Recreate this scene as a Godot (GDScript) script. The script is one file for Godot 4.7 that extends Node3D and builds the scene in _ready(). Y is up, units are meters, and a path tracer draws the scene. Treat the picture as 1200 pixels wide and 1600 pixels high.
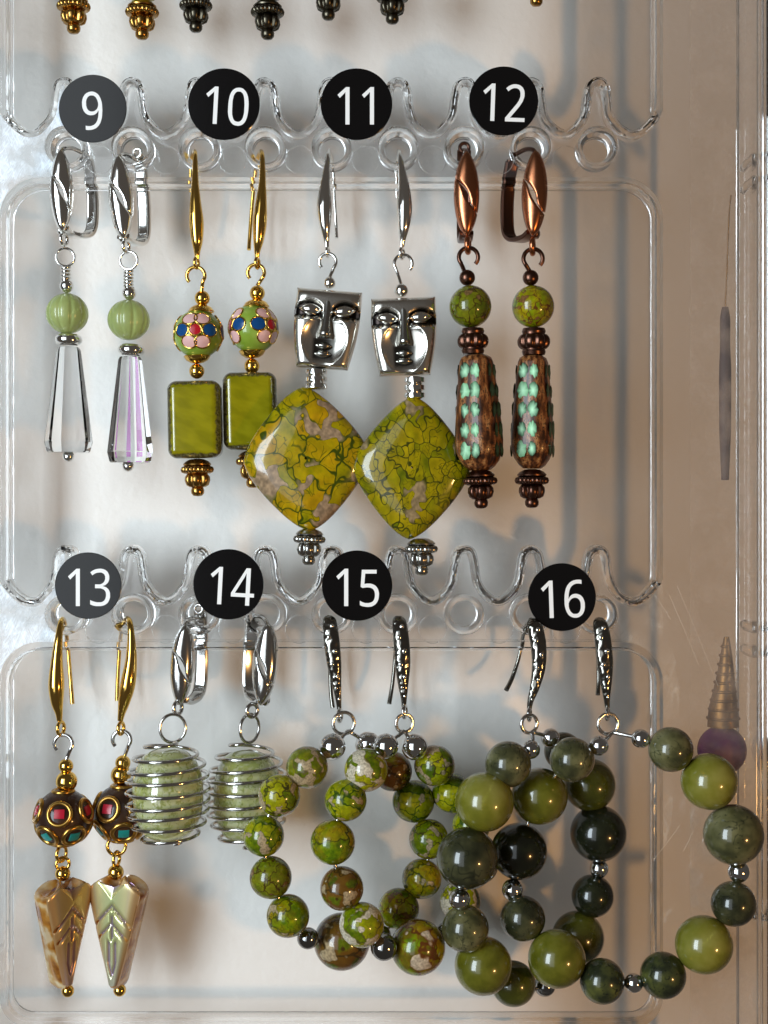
extends Node3D
# Clear acrylic earring stand with numbered pairs of earrings, lit by a window on the left and a warm lamp on the right.
# Distances: K metres per photo pixel on the front face of the stand (z = 0); the camera stands CAM metres in front of it.

const K := 0.000125
const CAM := 0.28
const MM := 0.001

var M := {}
var ball_mesh: ArrayMesh
var bead_mesh: ArrayMesh
var made_meshes := {}
var used := {}


func _ready():
	# ---------------------------------------------------------------- camera, air, lamps
	var cam := Camera3D.new()
	cam.name = "camera"
	cam.position = Vector3(0, 0, CAM)
	cam.fov = rad_to_deg(2.0 * atan(800.0 * K / CAM))
	cam.near = 0.01
	cam.far = 20.0
	add_child(cam)
	var env := Environment.new()
	env.background_mode = Environment.BG_COLOR
	env.background_color = Color(0.36, 0.34, 0.32)
	env.background_energy_multiplier = 0.7
	env.tonemap_mode = Environment.TONE_MAPPER_LINEAR
	env.tonemap_exposure = 1.0
	env.sdfgi_enabled = true
	env.ssao_enabled = true
	env.ssil_enabled = true
	var we := WorldEnvironment.new()
	we.name = "room_air"
	we.environment = env
	add_child(we)
	# the window: a tall cool rectangle to the left
	lamp_area("window_daylight", Vector3(-0.36, 0.045, 0.42), Vector3(0, 0.0, 0), Vector2(0.17, 0.38), Color(0.90, 0.96, 1.0), 0.335)
	# paler curtain beside it
	lamp_area("curtain_daylight", Vector3(-0.25, 0.05, 0.55), Vector3(-0.07, 0.03, 0), Vector2(0.22, 0.62), Color(0.93, 0.97, 1.0), 0.072)
	# warm table lamp, low on the right
	var bulb := OmniLight3D.new()
	bulb.name = "warm_lamp"
	bulb.position = Vector3(0.31, -0.13, 0.34)
	bulb.light_color = Color(1.0, 0.75, 0.45)
	bulb.light_energy = 0.058
	bulb.light_size = 0.02
	bulb.omni_range = 5.0
	bulb.omni_attenuation = 2.0
	bulb.shadow_enabled = true
	add_child(bulb)

	# ---------------------------------------------------------------- materials, shared meshes
	make_materials()
	ball_mesh = sphere_mesh(1.0, 24, 14)
	bead_mesh = sphere_mesh(1.0, 48, 28)

	# ---------------------------------------------------------------- setting, stand, stickers, earrings
	make_background()
	make_stand()
	make_stickers()
	make_top_row()
	make_pair_nine()
	make_pair_ten()
	make_pair_eleven()
	make_pair_twelve()
	make_pair_thirteen()
	make_pair_fourteen()
	make_pair_fifteen()
	make_pair_sixteen()
	make_side_earrings()


# =================================================================== helpers
func lamp_area(called: String, at: Vector3, target: Vector3, size: Vector2, color: Color, energy: float):
	var a := AreaLight3D.new()
	a.name = called
	a.area_size = size
	a.light_color = color
	a.light_energy = energy
	a.area_normalize_energy = true
	a.shadow_enabled = true
	a.look_at_from_position(at, target, Vector3.UP)
	add_child(a)


func P(px: float, py: float, zmm := 0.0) -> Vector3:
	var s := K * (CAM - zmm * MM) / CAM
	return Vector3((px - 600.0) * s, (800.0 - py) * s, zmm * MM)


func S(px: float, zmm := 0.0) -> float:
	return px * K * (CAM - zmm * MM) / CAM


func C(r: float, g: float, b: float) -> Color:
	return Color(r / 255.0, g / 255.0, b / 255.0)


func lin(c: Color) -> Color:
	return c.srgb_to_linear()


func numbered(called: String) -> String:
	used[called] = used.get(called, -1) + 1
	return called if used[called] == 0 else "%s_%03d" % [called, used[called]]


func thing(called: String, label: String, category: String, at: Vector3, group := "") -> Node3D:
	var o := Node3D.new()
	o.name = numbered(called)
	o.position = at
	o.set_meta("label", label)
	o.set_meta("category", category)
	if group:
		o.set_meta("group", group)
	add_child(o)
	return o


# A part at a point of the scene; its parent is a thing or a part that is not turned or scaled.
func part(called: String, mesh: Mesh, mat: Material, parent: Node3D, at: Vector3, turn := Basis.IDENTITY) -> MeshInstance3D:
	var o := MeshInstance3D.new()
	o.name = called
	o.mesh = mesh
	o.material_override = mat
	var origin := Vector3.ZERO
	var p: Node = parent
	while p is Node3D and p != self:
		origin += p.position
		p = p.get_parent()
	o.transform = Transform3D(turn, at - origin)
	parent.add_child(o, true)
	return o


func structure(called: String, mesh: Mesh, mat: Material, at: Vector3, label: String) -> MeshInstance3D:
	var o := MeshInstance3D.new()
	o.name = called
	o.mesh = mesh
	o.material_override = mat
	o.position = at
	o.set_meta("kind", "structure")
	o.set_meta("label", label)
	add_child(o)
	return o


# Turns vertices and triangles into a mesh with outward faces and smooth normals up to a crease angle.
func finish(V: PackedVector3Array, UV: PackedVector2Array, IDX: PackedInt32Array, crease := 50.0, COL := PackedColorArray()) -> ArrayMesh:
	var vol := 0.0
	for t in range(0, IDX.size(), 3):
		vol += V[IDX[t]].dot(V[IDX[t + 1]].cross(V[IDX[t + 2]]))
	if vol < 0.0:
		for t in range(0, IDX.size(), 3):
			var k := IDX[t + 1]
			IDX[t + 1] = IDX[t + 2]
			IDX[t + 2] = k
	var weld := {}
	var gid := PackedInt32Array()
	gid.resize(V.size())
	for i in V.size():
		var key := Vector3i((V[i] * 1.0e7).round())
		if not weld.has(key):
			weld[key] = weld.size()
		gid[i] = weld[key]
	var fn := PackedVector3Array()
	fn.resize(IDX.size() / 3)
	for t in fn.size():
		var a := V[IDX[3 * t]]
		fn[t] = (V[IDX[3 * t + 1]] - a).cross(V[IDX[3 * t + 2]] - a) * 1.0e6
	var arr := []
	arr.resize(Mesh.ARRAY_MAX)
	var N := PackedVector3Array()
	if crease >= 180.0:
		var sums := PackedVector3Array()
		sums.resize(weld.size())
		for t in fn.size():
			for k in 3:
				sums[gid[IDX[3 * t + k]]] += fn[t]
		N.resize(V.size())
		for i in V.size():
			N[i] = sums[gid[i]].normalized()
		for t in range(0, IDX.size(), 3):
			var k := IDX[t + 1]
			IDX[t + 1] = IDX[t + 2]
			IDX[t + 2] = k
		arr[Mesh.ARRAY_VERTEX] = V
		arr[Mesh.ARRAY_NORMAL] = N
		arr[Mesh.ARRAY_TEX_UV] = UV
		if COL.size():
			arr[Mesh.ARRAY_COLOR] = COL
		arr[Mesh.ARRAY_INDEX] = IDX
	else:
		var faces := []
		faces.resize(weld.size())
		for t in fn.size():
			for k in 3:
				var g := gid[IDX[3 * t + k]]
				if faces[g] == null:
					faces[g] = PackedInt32Array([t])
				else:
					faces[g].append(t)
		var least := cos(deg_to_rad(crease))
		var V2 := PackedVector3Array()
		var U2 := PackedVector2Array()
		var C2 := PackedColorArray()
		for t in fn.size():
			var own := fn[t].normalized()
			for k in [0, 2, 1]:
				var i := IDX[3 * t + k]
				var n := Vector3.ZERO
				for f in faces[gid[i]]:
					if fn[f].normalized().dot(own) >= least:
						n += fn[f]
				V2.append(V[i])
				U2.append(UV[i])
				if COL.size():
					C2.append(COL[i])
				N.append(n.normalized())
		arr[Mesh.ARRAY_VERTEX] = V2
		arr[Mesh.ARRAY_NORMAL] = N
		arr[Mesh.ARRAY_TEX_UV] = U2
		if COL.size():
			arr[Mesh.ARRAY_COLOR] = C2
	var m := ArrayMesh.new()
	m.add_surface_from_arrays(Mesh.PRIMITIVE_TRIANGLES, arr)
	return m


# A skin over closed rings of points that all have the same count.
func loft(rings: Array, closed := false, caps := true, crease := 50.0, tint = null) -> ArrayMesh:
	var V := PackedVector3Array()
	var UV := PackedVector2Array()
	var IDX := PackedInt32Array()
	var COL := PackedColorArray()
	var m: int = rings[0].size()
	var n := rings.size()
	for j in n:
		for i in m + 1:
			V.append(rings[j][i % m])
			UV.append(Vector2(float(i) / m, float(j) / maxf(1.0, n - 1.0)))
	for j in (n if closed else n - 1):
		var a := j * (m + 1)
		var b := ((j + 1) % n) * (m + 1)
		for i in m:
			IDX.append_array([a + i, a + i + 1, b + i, a + i + 1, b + i + 1, b + i])
	if caps and not closed:
		for end in [0, n - 1]:
			var c := Vector3.ZERO
			for p in rings[end]:
				c += p
			c /= m
			var at := V.size()
			V.append(c)
			UV.append(Vector2(0.5, 0.0 if end == 0 else 1.0))
			for i in m:
				var a: int = end * (m + 1) + i
				if end == 0:
					IDX.append_array([at, a + 1, a])
				else:
					IDX.append_array([at, a, a + 1])
	if tint != null:
		for p in V:
			COL.append(tint.call(p))
	return finish(V, UV, IDX, crease, COL)


# A round rod through points; radii is one number or one for each point. Points are in metres.
func tube(pts: Array, radii, segs := 10, closed := false, crease := 60.0) -> ArrayMesh:
	var rings := []
	var n := pts.size()
	var side := Vector3.ZERO
	for j in n:
		var d: Vector3
		if closed:
			d = (pts[(j + 1) % n] - pts[(j + n - 1) % n]).normalized()
		else:
			d = (pts[mini(j + 1, n - 1)] - pts[maxi(j - 1, 0)]).normalized()
		if side == Vector3.ZERO:
			side = d.cross(Vector3.FORWARD if absf(d.z) < 0.8 else Vector3.RIGHT).normalized()
		side = (side - d * side.dot(d)).normalized()
		var up := d.cross(side)
		var r: float = radii if radii is float or radii is int else radii[j]
		var ring := []
		for i in segs:
			var a := TAU * i / segs
			ring.append(pts[j] + (side * cos(a) + up * sin(a)) * r)
		rings.append(ring)
	return loft(rings, closed, true, crease)


func smooth(pts: Array, steps := 6) -> Array:
	var out := []
	for i in pts.size() - 1:
		var a = pts[maxi(i - 1, 0)]
		var b = pts[i]
		var c = pts[i + 1]
		var d = pts[mini(i + 2, pts.size() - 1)]
		for k in steps:
			var t := float(k) / steps
			out.append(0.5 * ((2.0 * b) + (c - a) * t + (2.0 * a - 5.0 * b + 4.0 * c - d) * t * t + (3.0 * b - a - 3.0 * c + d) * t * t * t))
	out.append(pts[-1])
	return out


# Turned shape: profile of Vector2(radius, height), from one end to the other; mod(angle, k) scales the radius.
func lathe(profile: Array, segs := 24, mod = null, crease := 40.0, closed := false, flat_z := 1.0) -> ArrayMesh:
	var rings := []
	for k in profile.size():
		var ring := []
		for i in segs:
			var a := TAU * i / segs
			var r: float = maxf(profile[k].x, 1.0e-6)
			if mod != null:
				r *= mod.call(a, k)
			ring.append(Vector3(cos(a) * r, profile[k].y, sin(a) * r * flat_z))
		rings.append(ring)
	return loft(rings, closed, not closed, crease)


func sphere_mesh(r: float, segs: int, rows: int) -> ArrayMesh:
	var prof := []
	for k in rows + 1:
		var a := PI * k / rows
		prof.append(Vector2(sin(a) * r, cos(a) * r))
	return lathe(prof, segs, null, 180.0)


func torus(r: float, w: float, segs := 28, sides := 10, squash := 1.0) -> ArrayMesh:
	var pts := []
	for i in segs:
		var a := TAU * i / segs
		pts.append(Vector3(cos(a) * r, sin(a) * r * squash, 0))
	return tube(pts, w, sides, true, 180.0)


func ball(called: String, px: float, py: float, rpx: float, z: float, mat: Material, parent: Node3D, turn := Basis.IDENTITY, fine := false) -> MeshInstance3D:
	return part(called, bead_mesh if fine else ball_mesh, mat, parent, P(px, py, z), turn.scaled(Vector3.ONE * S(rpx, z)))


# Wire ring standing in the picture plane or turned about y.
func ring(called: String, px: float, py: float, rpx: float, wire: float, z: float, mat: Material, parent: Node3D, yaw := 0.0, squash := 1.0) -> MeshInstance3D:
	return part(called, torus(S(rpx, z), S(wire, z), 28, 10, squash), mat, parent, P(px, py, z), Basis(Vector3.UP, deg_to_rad(yaw)))


# Open eye loop: starts at the stem below, goes round; hand is 1 when the stem is on the right.
func eye_loop(px: float, py: float, rpx: float, stem_x: float, stem_y: float, wire: float, z: float, mat: Material, parent: Node3D, hand := 1.0, z_end := 999.0):
	var ze := z if z_end > 900.0 else z_end
	var pts := [P(stem_x, stem_y, ze), P(lerpf(stem_x, px + hand * rpx * 0.75, 0.5), lerpf(stem_y, py + rpx * 0.7, 0.5), lerpf(ze, z, 0.5))]
	for k in 13:
		var a := deg_to_rad(-38.0 + 262.0 * k / 12.0)
		pts.append(P(px + hand * cos(a) * rpx, py - sin(a) * rpx, z + (0.5 - k / 12.0) * 0.9))
	var o: Vector3 = pts[0]
	var local := []
	for p in smooth(pts, 3):
		local.append(p - o)
	part("eye_loop", tube(local, S(wire, z), 10), mat, parent, o)


func wire_path(called: String, pts: Array, mat: Material, parent: Node3D, steps := 6, segs := 12) -> MeshInstance3D:
	# pts: [px, py, z, radius px]
	var pos := []
	var rad := []
	for p in pts:
		pos.append(P(p[0], p[1], p[2]))
		rad.append(S(p[3], p[2]))
	var o: Vector3 = pos[0]
	var local := []
	for p in smooth(pos, steps):
		local.append(p - o)
	return part(called, tube(local, smooth(rad, steps), segs), mat, parent, o)


func tilt(deg: float) -> Basis:
	return Basis(Vector3.BACK, deg_to_rad(deg))


# =================================================================== materials
func metal(c: Color, rough: float, called: String) -> StandardMaterial3D:
	var m := StandardMaterial3D.new()
	m.resource_name = called
	m.albedo_color = c
	m.metallic = 1.0
	m.roughness = rough
	return m


func plain(c: Color, rough: float, called: String) -> StandardMaterial3D:
	var m := StandardMaterial3D.new()
	m.resource_name = called
	m.albedo_color = c
	m.roughness = rough
	return m


func textured(tex: Texture2D, rough: float, called: String, coat := 0.6) -> StandardMaterial3D:
	var m := plain(Color.WHITE, rough, called)
	m.albedo_texture = tex
	m.clearcoat_enabled = true
	m.clearcoat = coat
	m.clearcoat_roughness = 0.045
	m.metallic_specular = 0.3
	return m


func glass(c: Color, called: String, scale := 0.05) -> StandardMaterial3D:
	var m := StandardMaterial3D.new()
	m.resource_name = called
	m.albedo_color = c
	m.roughness = 0.0
	m.refraction_enabled = true
	m.refraction_scale = scale
	return m


func noise(kind: int, freq: float, sd: int, octaves := 3) -> FastNoiseLite:
	var n := FastNoiseLite.new()
	n.noise_type = kind
	n.frequency = freq
	n.seed = sd
	n.fractal_type = FastNoiseLite.FRACTAL_FBM if octaves > 1 else FastNoiseLite.FRACTAL_NONE
	n.fractal_octaves = octaves
	return n


func ball_texture(w: int, h: int, pick: Callable) -> ImageTexture:
	# columns go round as in lathe(): x = cos, z = sin; rows from the top pole down
	var im := Image.create(w, h, false, Image.FORMAT_RGB8)
	for y in h:
		var a := PI * (y + 0.5) / h
		for x in w:
			var b := TAU * (x + 0.5) / w
			im.set_pixel(x, y, pick.call(Vector3(sin(a) * cos(b), cos(a), sin(a) * sin(b))))
	return ImageTexture.create_from_image(im)


func plane_texture(w: int, h: int, pick: Callable) -> ImageTexture:
	var im := Image.create(w, h, false, Image.FORMAT_RGB8)
	for y in h:
		for x in w:
			im.set_pixel(x, y, pick.call(Vector2((x + 0.5) / w, (y + 0.5) / h)))
	return ImageTexture.create_from_image(im)


# Dyed jasper: glassy cells of green and yellow in a tan matrix with dark seams.
func jasper(sd: int, cell: float, matrix: float, cols: Array, tan_c: Color, vein: Color, brown := 0.0) -> Callable:
	var edge := noise(FastNoiseLite.TYPE_CELLULAR, cell, sd, 1)
	edge.cellular_return_type = FastNoiseLite.RETURN_DISTANCE2_SUB
	edge.cellular_jitter = 1.0
	edge.fractal_type = FastNoiseLite.FRACTAL_NONE
	var fine := noise(FastNoiseLite.TYPE_CELLULAR, cell * 2.3, sd + 5, 1)
	fine.cellular_return_type = FastNoiseLite.RETURN_DISTANCE2_SUB
	var value := noise(FastNoiseLite.TYPE_CELLULAR, cell, sd, 1)
	value.cellular_return_type = FastNoiseLite.RETURN_CELL_VALUE
	var soft := noise(FastNoiseLite.TYPE_SIMPLEX_SMOOTH, 1.1, sd + 11, 4)
	var warp := noise(FastNoiseLite.TYPE_SIMPLEX_SMOOTH, 1.9, sd + 23, 2)
	var big := noise(FastNoiseLite.TYPE_SIMPLEX_SMOOTH, 0.9, sd + 31, 3)
	return func(p: Vector3) -> Color:
		var q := p + Vector3(warp.get_noise_3dv(p), warp.get_noise_3dv(p + Vector3(7, 1, 3)), warp.get_noise_3dv(p + Vector3(2, 9, 5))) * 0.20
		var v := value.get_noise_3dv(q) * 0.5 + 0.5
		var s := soft.get_noise_3dv(p * 1.7)
		var k := clampf(v * 0.75 + 0.16 + s * 0.38, 0.0, 0.999) * (cols.size() - 1)
		var c: Color = cols[int(k)].lerp(cols[mini(int(k) + 1, cols.size() - 1)], k - int(k))
		c = c * (0.96 + 0.20 * soft.get_noise_3dv(p * 3.0))
		var f := fine.get_noise_3dv(q) + 1.0
		var b := big.get_noise_3dv(p + Vector3(3, 3, 3))
		if f < 0.07 and s > -0.02:
			c = c.lerp(vein, 0.7 * (1.0 - f / 0.07))
		var e := edge.get_noise_3dv(q) + 1.0
		if brown > 0.0:
			c = c.lerp(C(104, 56, 24), clampf((b + 0.1 + brown * 0.35) * 3.0, 0.0, 0.85) * brown)
		var seam := 0.055 + maxf(0.0, b + matrix) * 0.95
		if e < seam:
			var inside := clampf((seam - e) / 0.06, 0.0, 1.0)
			var mat: Color = vein.lerp(tan_c * (0.9 + 0.25 * warp.get_noise_3dv(p * 4.0)), clampf((seam - 0.07) * 7.0, 0.0, 1.0))
			var rim := clampf((seam - e) / 0.05, 0.0, 1.0)
			c = c.lerp(vein, 0.85 * clampf(rim * 3.0, 0.0, 1.0)).lerp(mat, clampf((inside - 0.35) * 2.5, 0.0, 1.0))
		return Color(clampf(c.r, 0, 1), clampf(c.g, 0, 1), clampf(c.b, 0, 1))


# Jade or serpentine: cloudy body with streaks and small dark specks.
func jade(sd: int, light: Color, mid: Color, dark: Color, streak: float) -> Callable:
	var cloud := noise(FastNoiseLite.TYPE_SIMPLEX_SMOOTH, 0.8, sd, 4)
	var vein := noise(FastNoiseLite.TYPE_SIMPLEX_SMOOTH, 0.9, sd + 3, 3)
	var speck := noise(FastNoiseLite.TYPE_SIMPLEX_SMOOTH, 5.0, sd + 9, 2)
	return func(p: Vector3) -> Color:
		var q := Vector3(p.x * 0.8, p.y * 2.2 + p.x * 0.7, p.z * 0.8)
		var s := cloud.get_noise_3dv(p) * 1.4
		var c := mid.lerp(light, clampf(s + 0.2, 0.0, 1.0)).lerp(dark, clampf(-s - 0.05, 0.0, 1.0) * 0.8)
		var v := absf(vein.get_noise_3dv(q))
		if v < 0.05 and speck.get_noise_3dv(p * 0.3) > -0.1:
			c = c.lerp(dark, (1.0 - v / 0.05) * streak * 0.8)
		var sp := speck.get_noise_3dv(p)
		if sp > 0.45 and vein.get_noise_3dv(p + Vector3(4, 4, 4)) > 0.1:
			c = c.lerp(dark, 0.5 * streak)
		return c


# Clear sheet with hazy wear and fine scratches: the alpha of the picture is the wear.
func scuffed(c: Color, haze: float, most: float, rough: float, sd: int) -> StandardMaterial3D:
	var soft := noise(FastNoiseLite.TYPE_SIMPLEX_SMOOTH, 0.012, sd, 4)
	var line := noise(FastNoiseLite.TYPE_SIMPLEX_SMOOTH, 0.05, sd + 1, 2)
	var im := Image.create(512, 512, false, Image.FORMAT_RGBA8)
	var bump := Image.create(512, 512, false, Image.FORMAT_RGB8)
	for y in 512:
		for x in 512:
			var k := clampf(soft.get_noise_2d(x, y) * 1.2 + 0.4, 0.0, 1.0)
			var s := 1.0 - absf(line.get_noise_2d(x * 1.5 + y * 0.9, y * 0.16 - x * 0.26)) * 6.0
			var s2 := 1.0 - absf(line.get_noise_2d(x * 1.3 - y * 0.5 + 900.0, y * 0.14 + x * 0.36)) * 7.0
			var a := haze * (0.4 + 1.2 * k) + most * maxf(0.0, maxf(s, s2)) * k * k
			im.set_pixel(x, y, Color(1, 1, 1, clampf(a, 0.0, 0.9)))
			var b := clampf(0.5 + 0.5 * soft.get_noise_2d(x * 5.0, y * 5.0) + 0.3 * maxf(s, 0.0), 0, 1)
			bump.set_pixel(x, y, Color(b, b, b))
	var m := plain(c, rough, "scuffed acrylic")
	m.transparency = BaseMaterial3D.TRANSPARENCY_ALPHA
	m.albedo_texture = ImageTexture.create_from_image(im)
	m.heightmap_enabled = true
	m.heightmap_texture = ImageTexture.create_from_image(bump)
	m.heightmap_scale = 0.012
	return m


func make_materials():
	M.silver = metal(C(236, 234, 230), 0.10, "polished silver")
	M.steel = metal(C(205, 203, 200), 0.13, "grey steel wire")
	M.chrome = metal(C(214, 214, 214), 0.07, "chrome bead")
	M.gunmetal = metal(C(150, 150, 150), 0.10, "dark chrome bead")
	M.gold = metal(C(232, 188, 96), 0.11, "polished gold")
	M.antique_gold = metal(C(168, 128, 66), 0.24, "antique gold")
	M.antique_silver = metal(C(170, 168, 162), 0.20, "antique silver")
	M.bronze = metal(C(84, 78, 66), 0.30, "dark bronze")
	M.copper = metal(C(176, 112, 78), 0.26, "antique copper")
	M.dark_copper = metal(C(96, 66, 54), 0.30, "dark copper")
	M.patina = plain(C(22, 19, 16), 0.45, "black patina")
	M.pane = StandardMaterial3D.new()
	M.pane.resource_name = "clear acrylic sheet"
	M.pane.transparency = BaseMaterial3D.TRANSPARENCY_ALPHA
	M.pane.albedo_color = Color(1, 1, 1, 0.02)
	M.pane.roughness = 0.02
	M.scuffs = scuffed(C(236, 244, 252), 0.45, 0.9, 0.36, 811)
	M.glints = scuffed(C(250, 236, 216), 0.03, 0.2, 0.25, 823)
	M.cloudy = scuffed(C(170, 152, 136), 0.2, 0.04, 0.4, 839)
	M.scratch = plain(C(214, 196, 176), 0.35, "scratch in acrylic")
	M.rim = glass(Color(1, 1, 1, 0.0), "clear acrylic edge")
	M.black_vinyl = plain(C(10, 9, 10), 0.13, "black vinyl sticker")
	M.white_print = plain(C(238, 238, 236), 0.5, "white print")
	var lime := [C(60, 86, 6), C(104, 124, 6), C(134, 136, 8), C(152, 136, 12), C(140, 146, 8)]
	var bright := [C(62, 82, 6), C(104, 118, 6), C(134, 138, 8), C(152, 146, 16)]
	var olive := [C(56, 68, 10), C(88, 98, 12), C(112, 112, 18), C(96, 108, 14)]
	var tan_c := C(166, 146, 112)
	M.jaspers = []
	for d in [[3, 1.0, -0.04, bright, tan_c, C(58, 54, 18), 0.0], [17, 0.9, -0.20, bright, tan_c, C(44, 66, 8), 0.0], [29, 1.5, 0.10, olive, tan_c, C(84, 74, 40), 0.0], [41, 0.8, -0.22, lime, tan_c, C(60, 62, 10), 0.25], [53, 0.9, -0.1, olive, tan_c, C(60, 44, 16), 0.8], [67, 1.0, 0.16, bright, C(200, 188, 162), C(80, 74, 30), 0.0], [83, 1.5, -0.34, lime, C(126, 88, 48), C(86, 52, 18), 0.1], [97, 1.3, -0.30, olive, C(120, 92, 54), C(60, 46, 12), 0.0], [113, 0.7, -0.12, lime, C(190, 172, 146), C(86, 48, 16), 0.55]]:
		M.jaspers.append(textured(ball_texture(320, 160, jasper(d[0], d[1], d[2], d[3], d[4], d[5], d[6])), 0.22, "dyed green jasper"))
	M.jades = []
	for d in [[5, C(146, 142, 66), C(124, 122, 38), C(96, 98, 24), 0.1], [15, C(124, 122, 46), C(102, 102, 26), C(74, 76, 14), 0.15], [25, C(112, 108, 74), C(76, 75, 46), C(30, 33, 20), 0.9], [35, C(76, 74, 48), C(50, 51, 32), C(20, 23, 13), 0.8], [45, C(34, 37, 22), C(22, 25, 14), C(12, 13, 8), 0.5], [55, C(88, 90, 42), C(42, 47, 28), C(12, 15, 12), 0.9], [65, C(96, 100, 38), C(78, 82, 22), C(52, 54, 12), 0.2]]:
		var jm := textured(ball_texture(256, 128, jade(d[0], d[1], d[2], d[3], d[4])), 0.25, "polished jade", 0.7)
		M.jades.append(jm)
	var d1 := jasper(211, 2.0, -0.03, [C(90, 96, 4), C(142, 130, 2), C(164, 136, 4), C(170, 130, 8), C(148, 130, 4)], C(160, 134, 104), C(52, 62, 6))
	M.cab_a = textured(plane_texture(384, 384, func(u): return d1.call(Vector3(u.x * 2.6, u.y * 2.6, 0.3))), 0.2, "green and tan jasper cabochon")
	var d2 := jasper(307, 3.0, -0.21, [C(84, 92, 4), C(130, 122, 4), C(150, 130, 6), C(136, 124, 4)], C(150, 128, 92), C(52, 54, 8))
	M.cab_b = textured(plane_texture(384, 384, func(u): return d2.call(Vector3(u.x * 2.6, u.y * 2.6, 1.3))), 0.2, "veined green jasper cabochon")
	M.melon = plain(C(176, 190, 116), 0.2, "green melon glass")
	M.melon.vertex_color_use_as_albedo = true
	M.melon.clearcoat_enabled = true
	M.melon.clearcoat = 0.6
	M.crystal = glass(Color(1, 1, 1, 0.0), "clear faceted crystal", 0.055)
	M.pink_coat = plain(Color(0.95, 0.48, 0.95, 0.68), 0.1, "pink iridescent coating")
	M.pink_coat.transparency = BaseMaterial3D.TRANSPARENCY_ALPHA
	M.enamel_green = textured(ball_texture(96, 48, jade(71, C(138, 160, 66), C(118, 146, 44), C(92, 118, 34), 0.0)), 0.3, "green enamel", 0.5)
	M.enamel_pink = plain(C(214, 170, 166), 0.3, "pink enamel")
	M.enamel_blue = plain(C(16, 66, 118), 0.2, "blue enamel")
	M.enamel_red = plain(C(168, 22, 34), 0.2, "red enamel")
	M.coral = plain(C(168, 22, 44), 0.28, "red coral inlay")
	M.turquoise = plain(C(26, 128, 124), 0.3, "turquoise inlay")
	M.brass = metal(C(186, 144, 72), 0.28, "brass wire")
	M.brown_resin = textured(ball_texture(96, 48, jade(91, C(70, 44, 24), C(52, 32, 20), C(30, 18, 12), 0.4)), 0.35, "brown resin", 0.3)
	# green pressed glass with brown speckled edges
	var blot := noise(FastNoiseLite.TYPE_SIMPLEX_SMOOTH, 9.0, 401, 3)
	var band := noise(FastNoiseLite.TYPE_SIMPLEX_SMOOTH, 1.6, 409, 3)
	M.tile_glass = textured(plane_texture(192, 256, func(u: Vector2):
		var e := minf(minf(u.x, 1.0 - u.x) * 0.9, minf(u.y, 1.0 - u.y) * 1.3) + blot.get_noise_2d(u.x, u.y * 1.4) * 0.028
		var k := band.get_noise_2d(u.x * 0.5 + u.y * 1.1, u.y * 2.2 - u.x * 0.9)
		var c := C(146, 138, 4).lerp(C(160, 152, 14), clampf(k * 1.6 + 0.3, 0, 1)).lerp(C(132, 128, 4), clampf(-k * 1.5, 0, 1))
		var b := C(70, 62, 34).lerp(C(112, 104, 70), clampf(blot.get_noise_2d(u.y * 2.0, u.x * 2.0) + 0.4, 0, 1))
		return c.lerp(b, clampf((0.092 - e) / 0.03, 0.0, 1.0))), 0.16, "olive pressed glass", 0.8)
	# brown picasso glass with green metallic ovals
	var marble := noise(FastNoiseLite.TYPE_SIMPLEX_SMOOTH, 3.2, 433, 4)
	var spot := noise(FastNoiseLite.TYPE_SIMPLEX_SMOOTH, 14.0, 439, 2)
	M.drop_glass = textured(plane_texture(256, 256, func(u: Vector2):
		var q := Vector3(cos(u.x * TAU), u.y * 4.4, sin(u.x * TAU))
		var k := marble.get_noise_3dv(q * Vector3(0.8, 0.5, 0.8))
		var c := C(118, 68, 34).lerp(C(160, 112, 66), clampf(k * 2.4, 0, 1)).lerp(C(52, 28, 14), clampf(-k * 2.6 + 0.1, 0, 1))
		return c.lerp(C(40, 26, 20), clampf((spot.get_noise_3dv(q) - 0.2) * 4.0, 0, 0.8))), 0.16, "brown marbled glass", 0.2)
	M.drop_glass.roughness = 0.3
	M.green_foil = metal(C(120, 150, 122), 0.48, "green metallic coating")
	M.green_foil.vertex_color_use_as_albedo = true
	# amber marbled glass and its iridescent face
	var amber := NoiseTexture2D.new()
	amber.width = 128
	amber.height = 128
	amber.seamless = true
	amber.noise = noise(FastNoiseLite.TYPE_SIMPLEX_SMOOTH, 0.022, 641, 4)
	var ramp := Gradient.new()
	ramp.offsets = PackedFloat32Array([0.25, 0.42, 0.55, 0.75])
	ramp.colors = PackedColorArray([C(120, 62, 14), C(178, 118, 44), C(196, 148, 78), C(228, 208, 168)])
	amber.color_ramp = ramp
	M.amber_glass = textured(amber, 0.15, "amber marbled glass", 0.9)
	M.amber_glass.uv1_triplanar = true
	M.amber_glass.uv1_scale = Vector3(62, 62, 62)
	M.iris = metal(Color.WHITE, 0.2, "iridescent coating")
	M.iris.metallic = 0.6
	M.iris.clearcoat_enabled = true
	M.iris.vertex_color_use_as_albedo = true
	# peridot stone in the cages
	var chip := noise(FastNoiseLite.TYPE_CELLULAR, 1.6, 503, 1)
	chip.cellular_return_type = FastNoiseLite.RETURN_CELL_VALUE
	var crack := noise(FastNoiseLite.TYPE_CELLULAR, 1.6, 503, 1)
	crack.cellular_return_type = FastNoiseLite.RETURN_DISTANCE2_SUB
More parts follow.
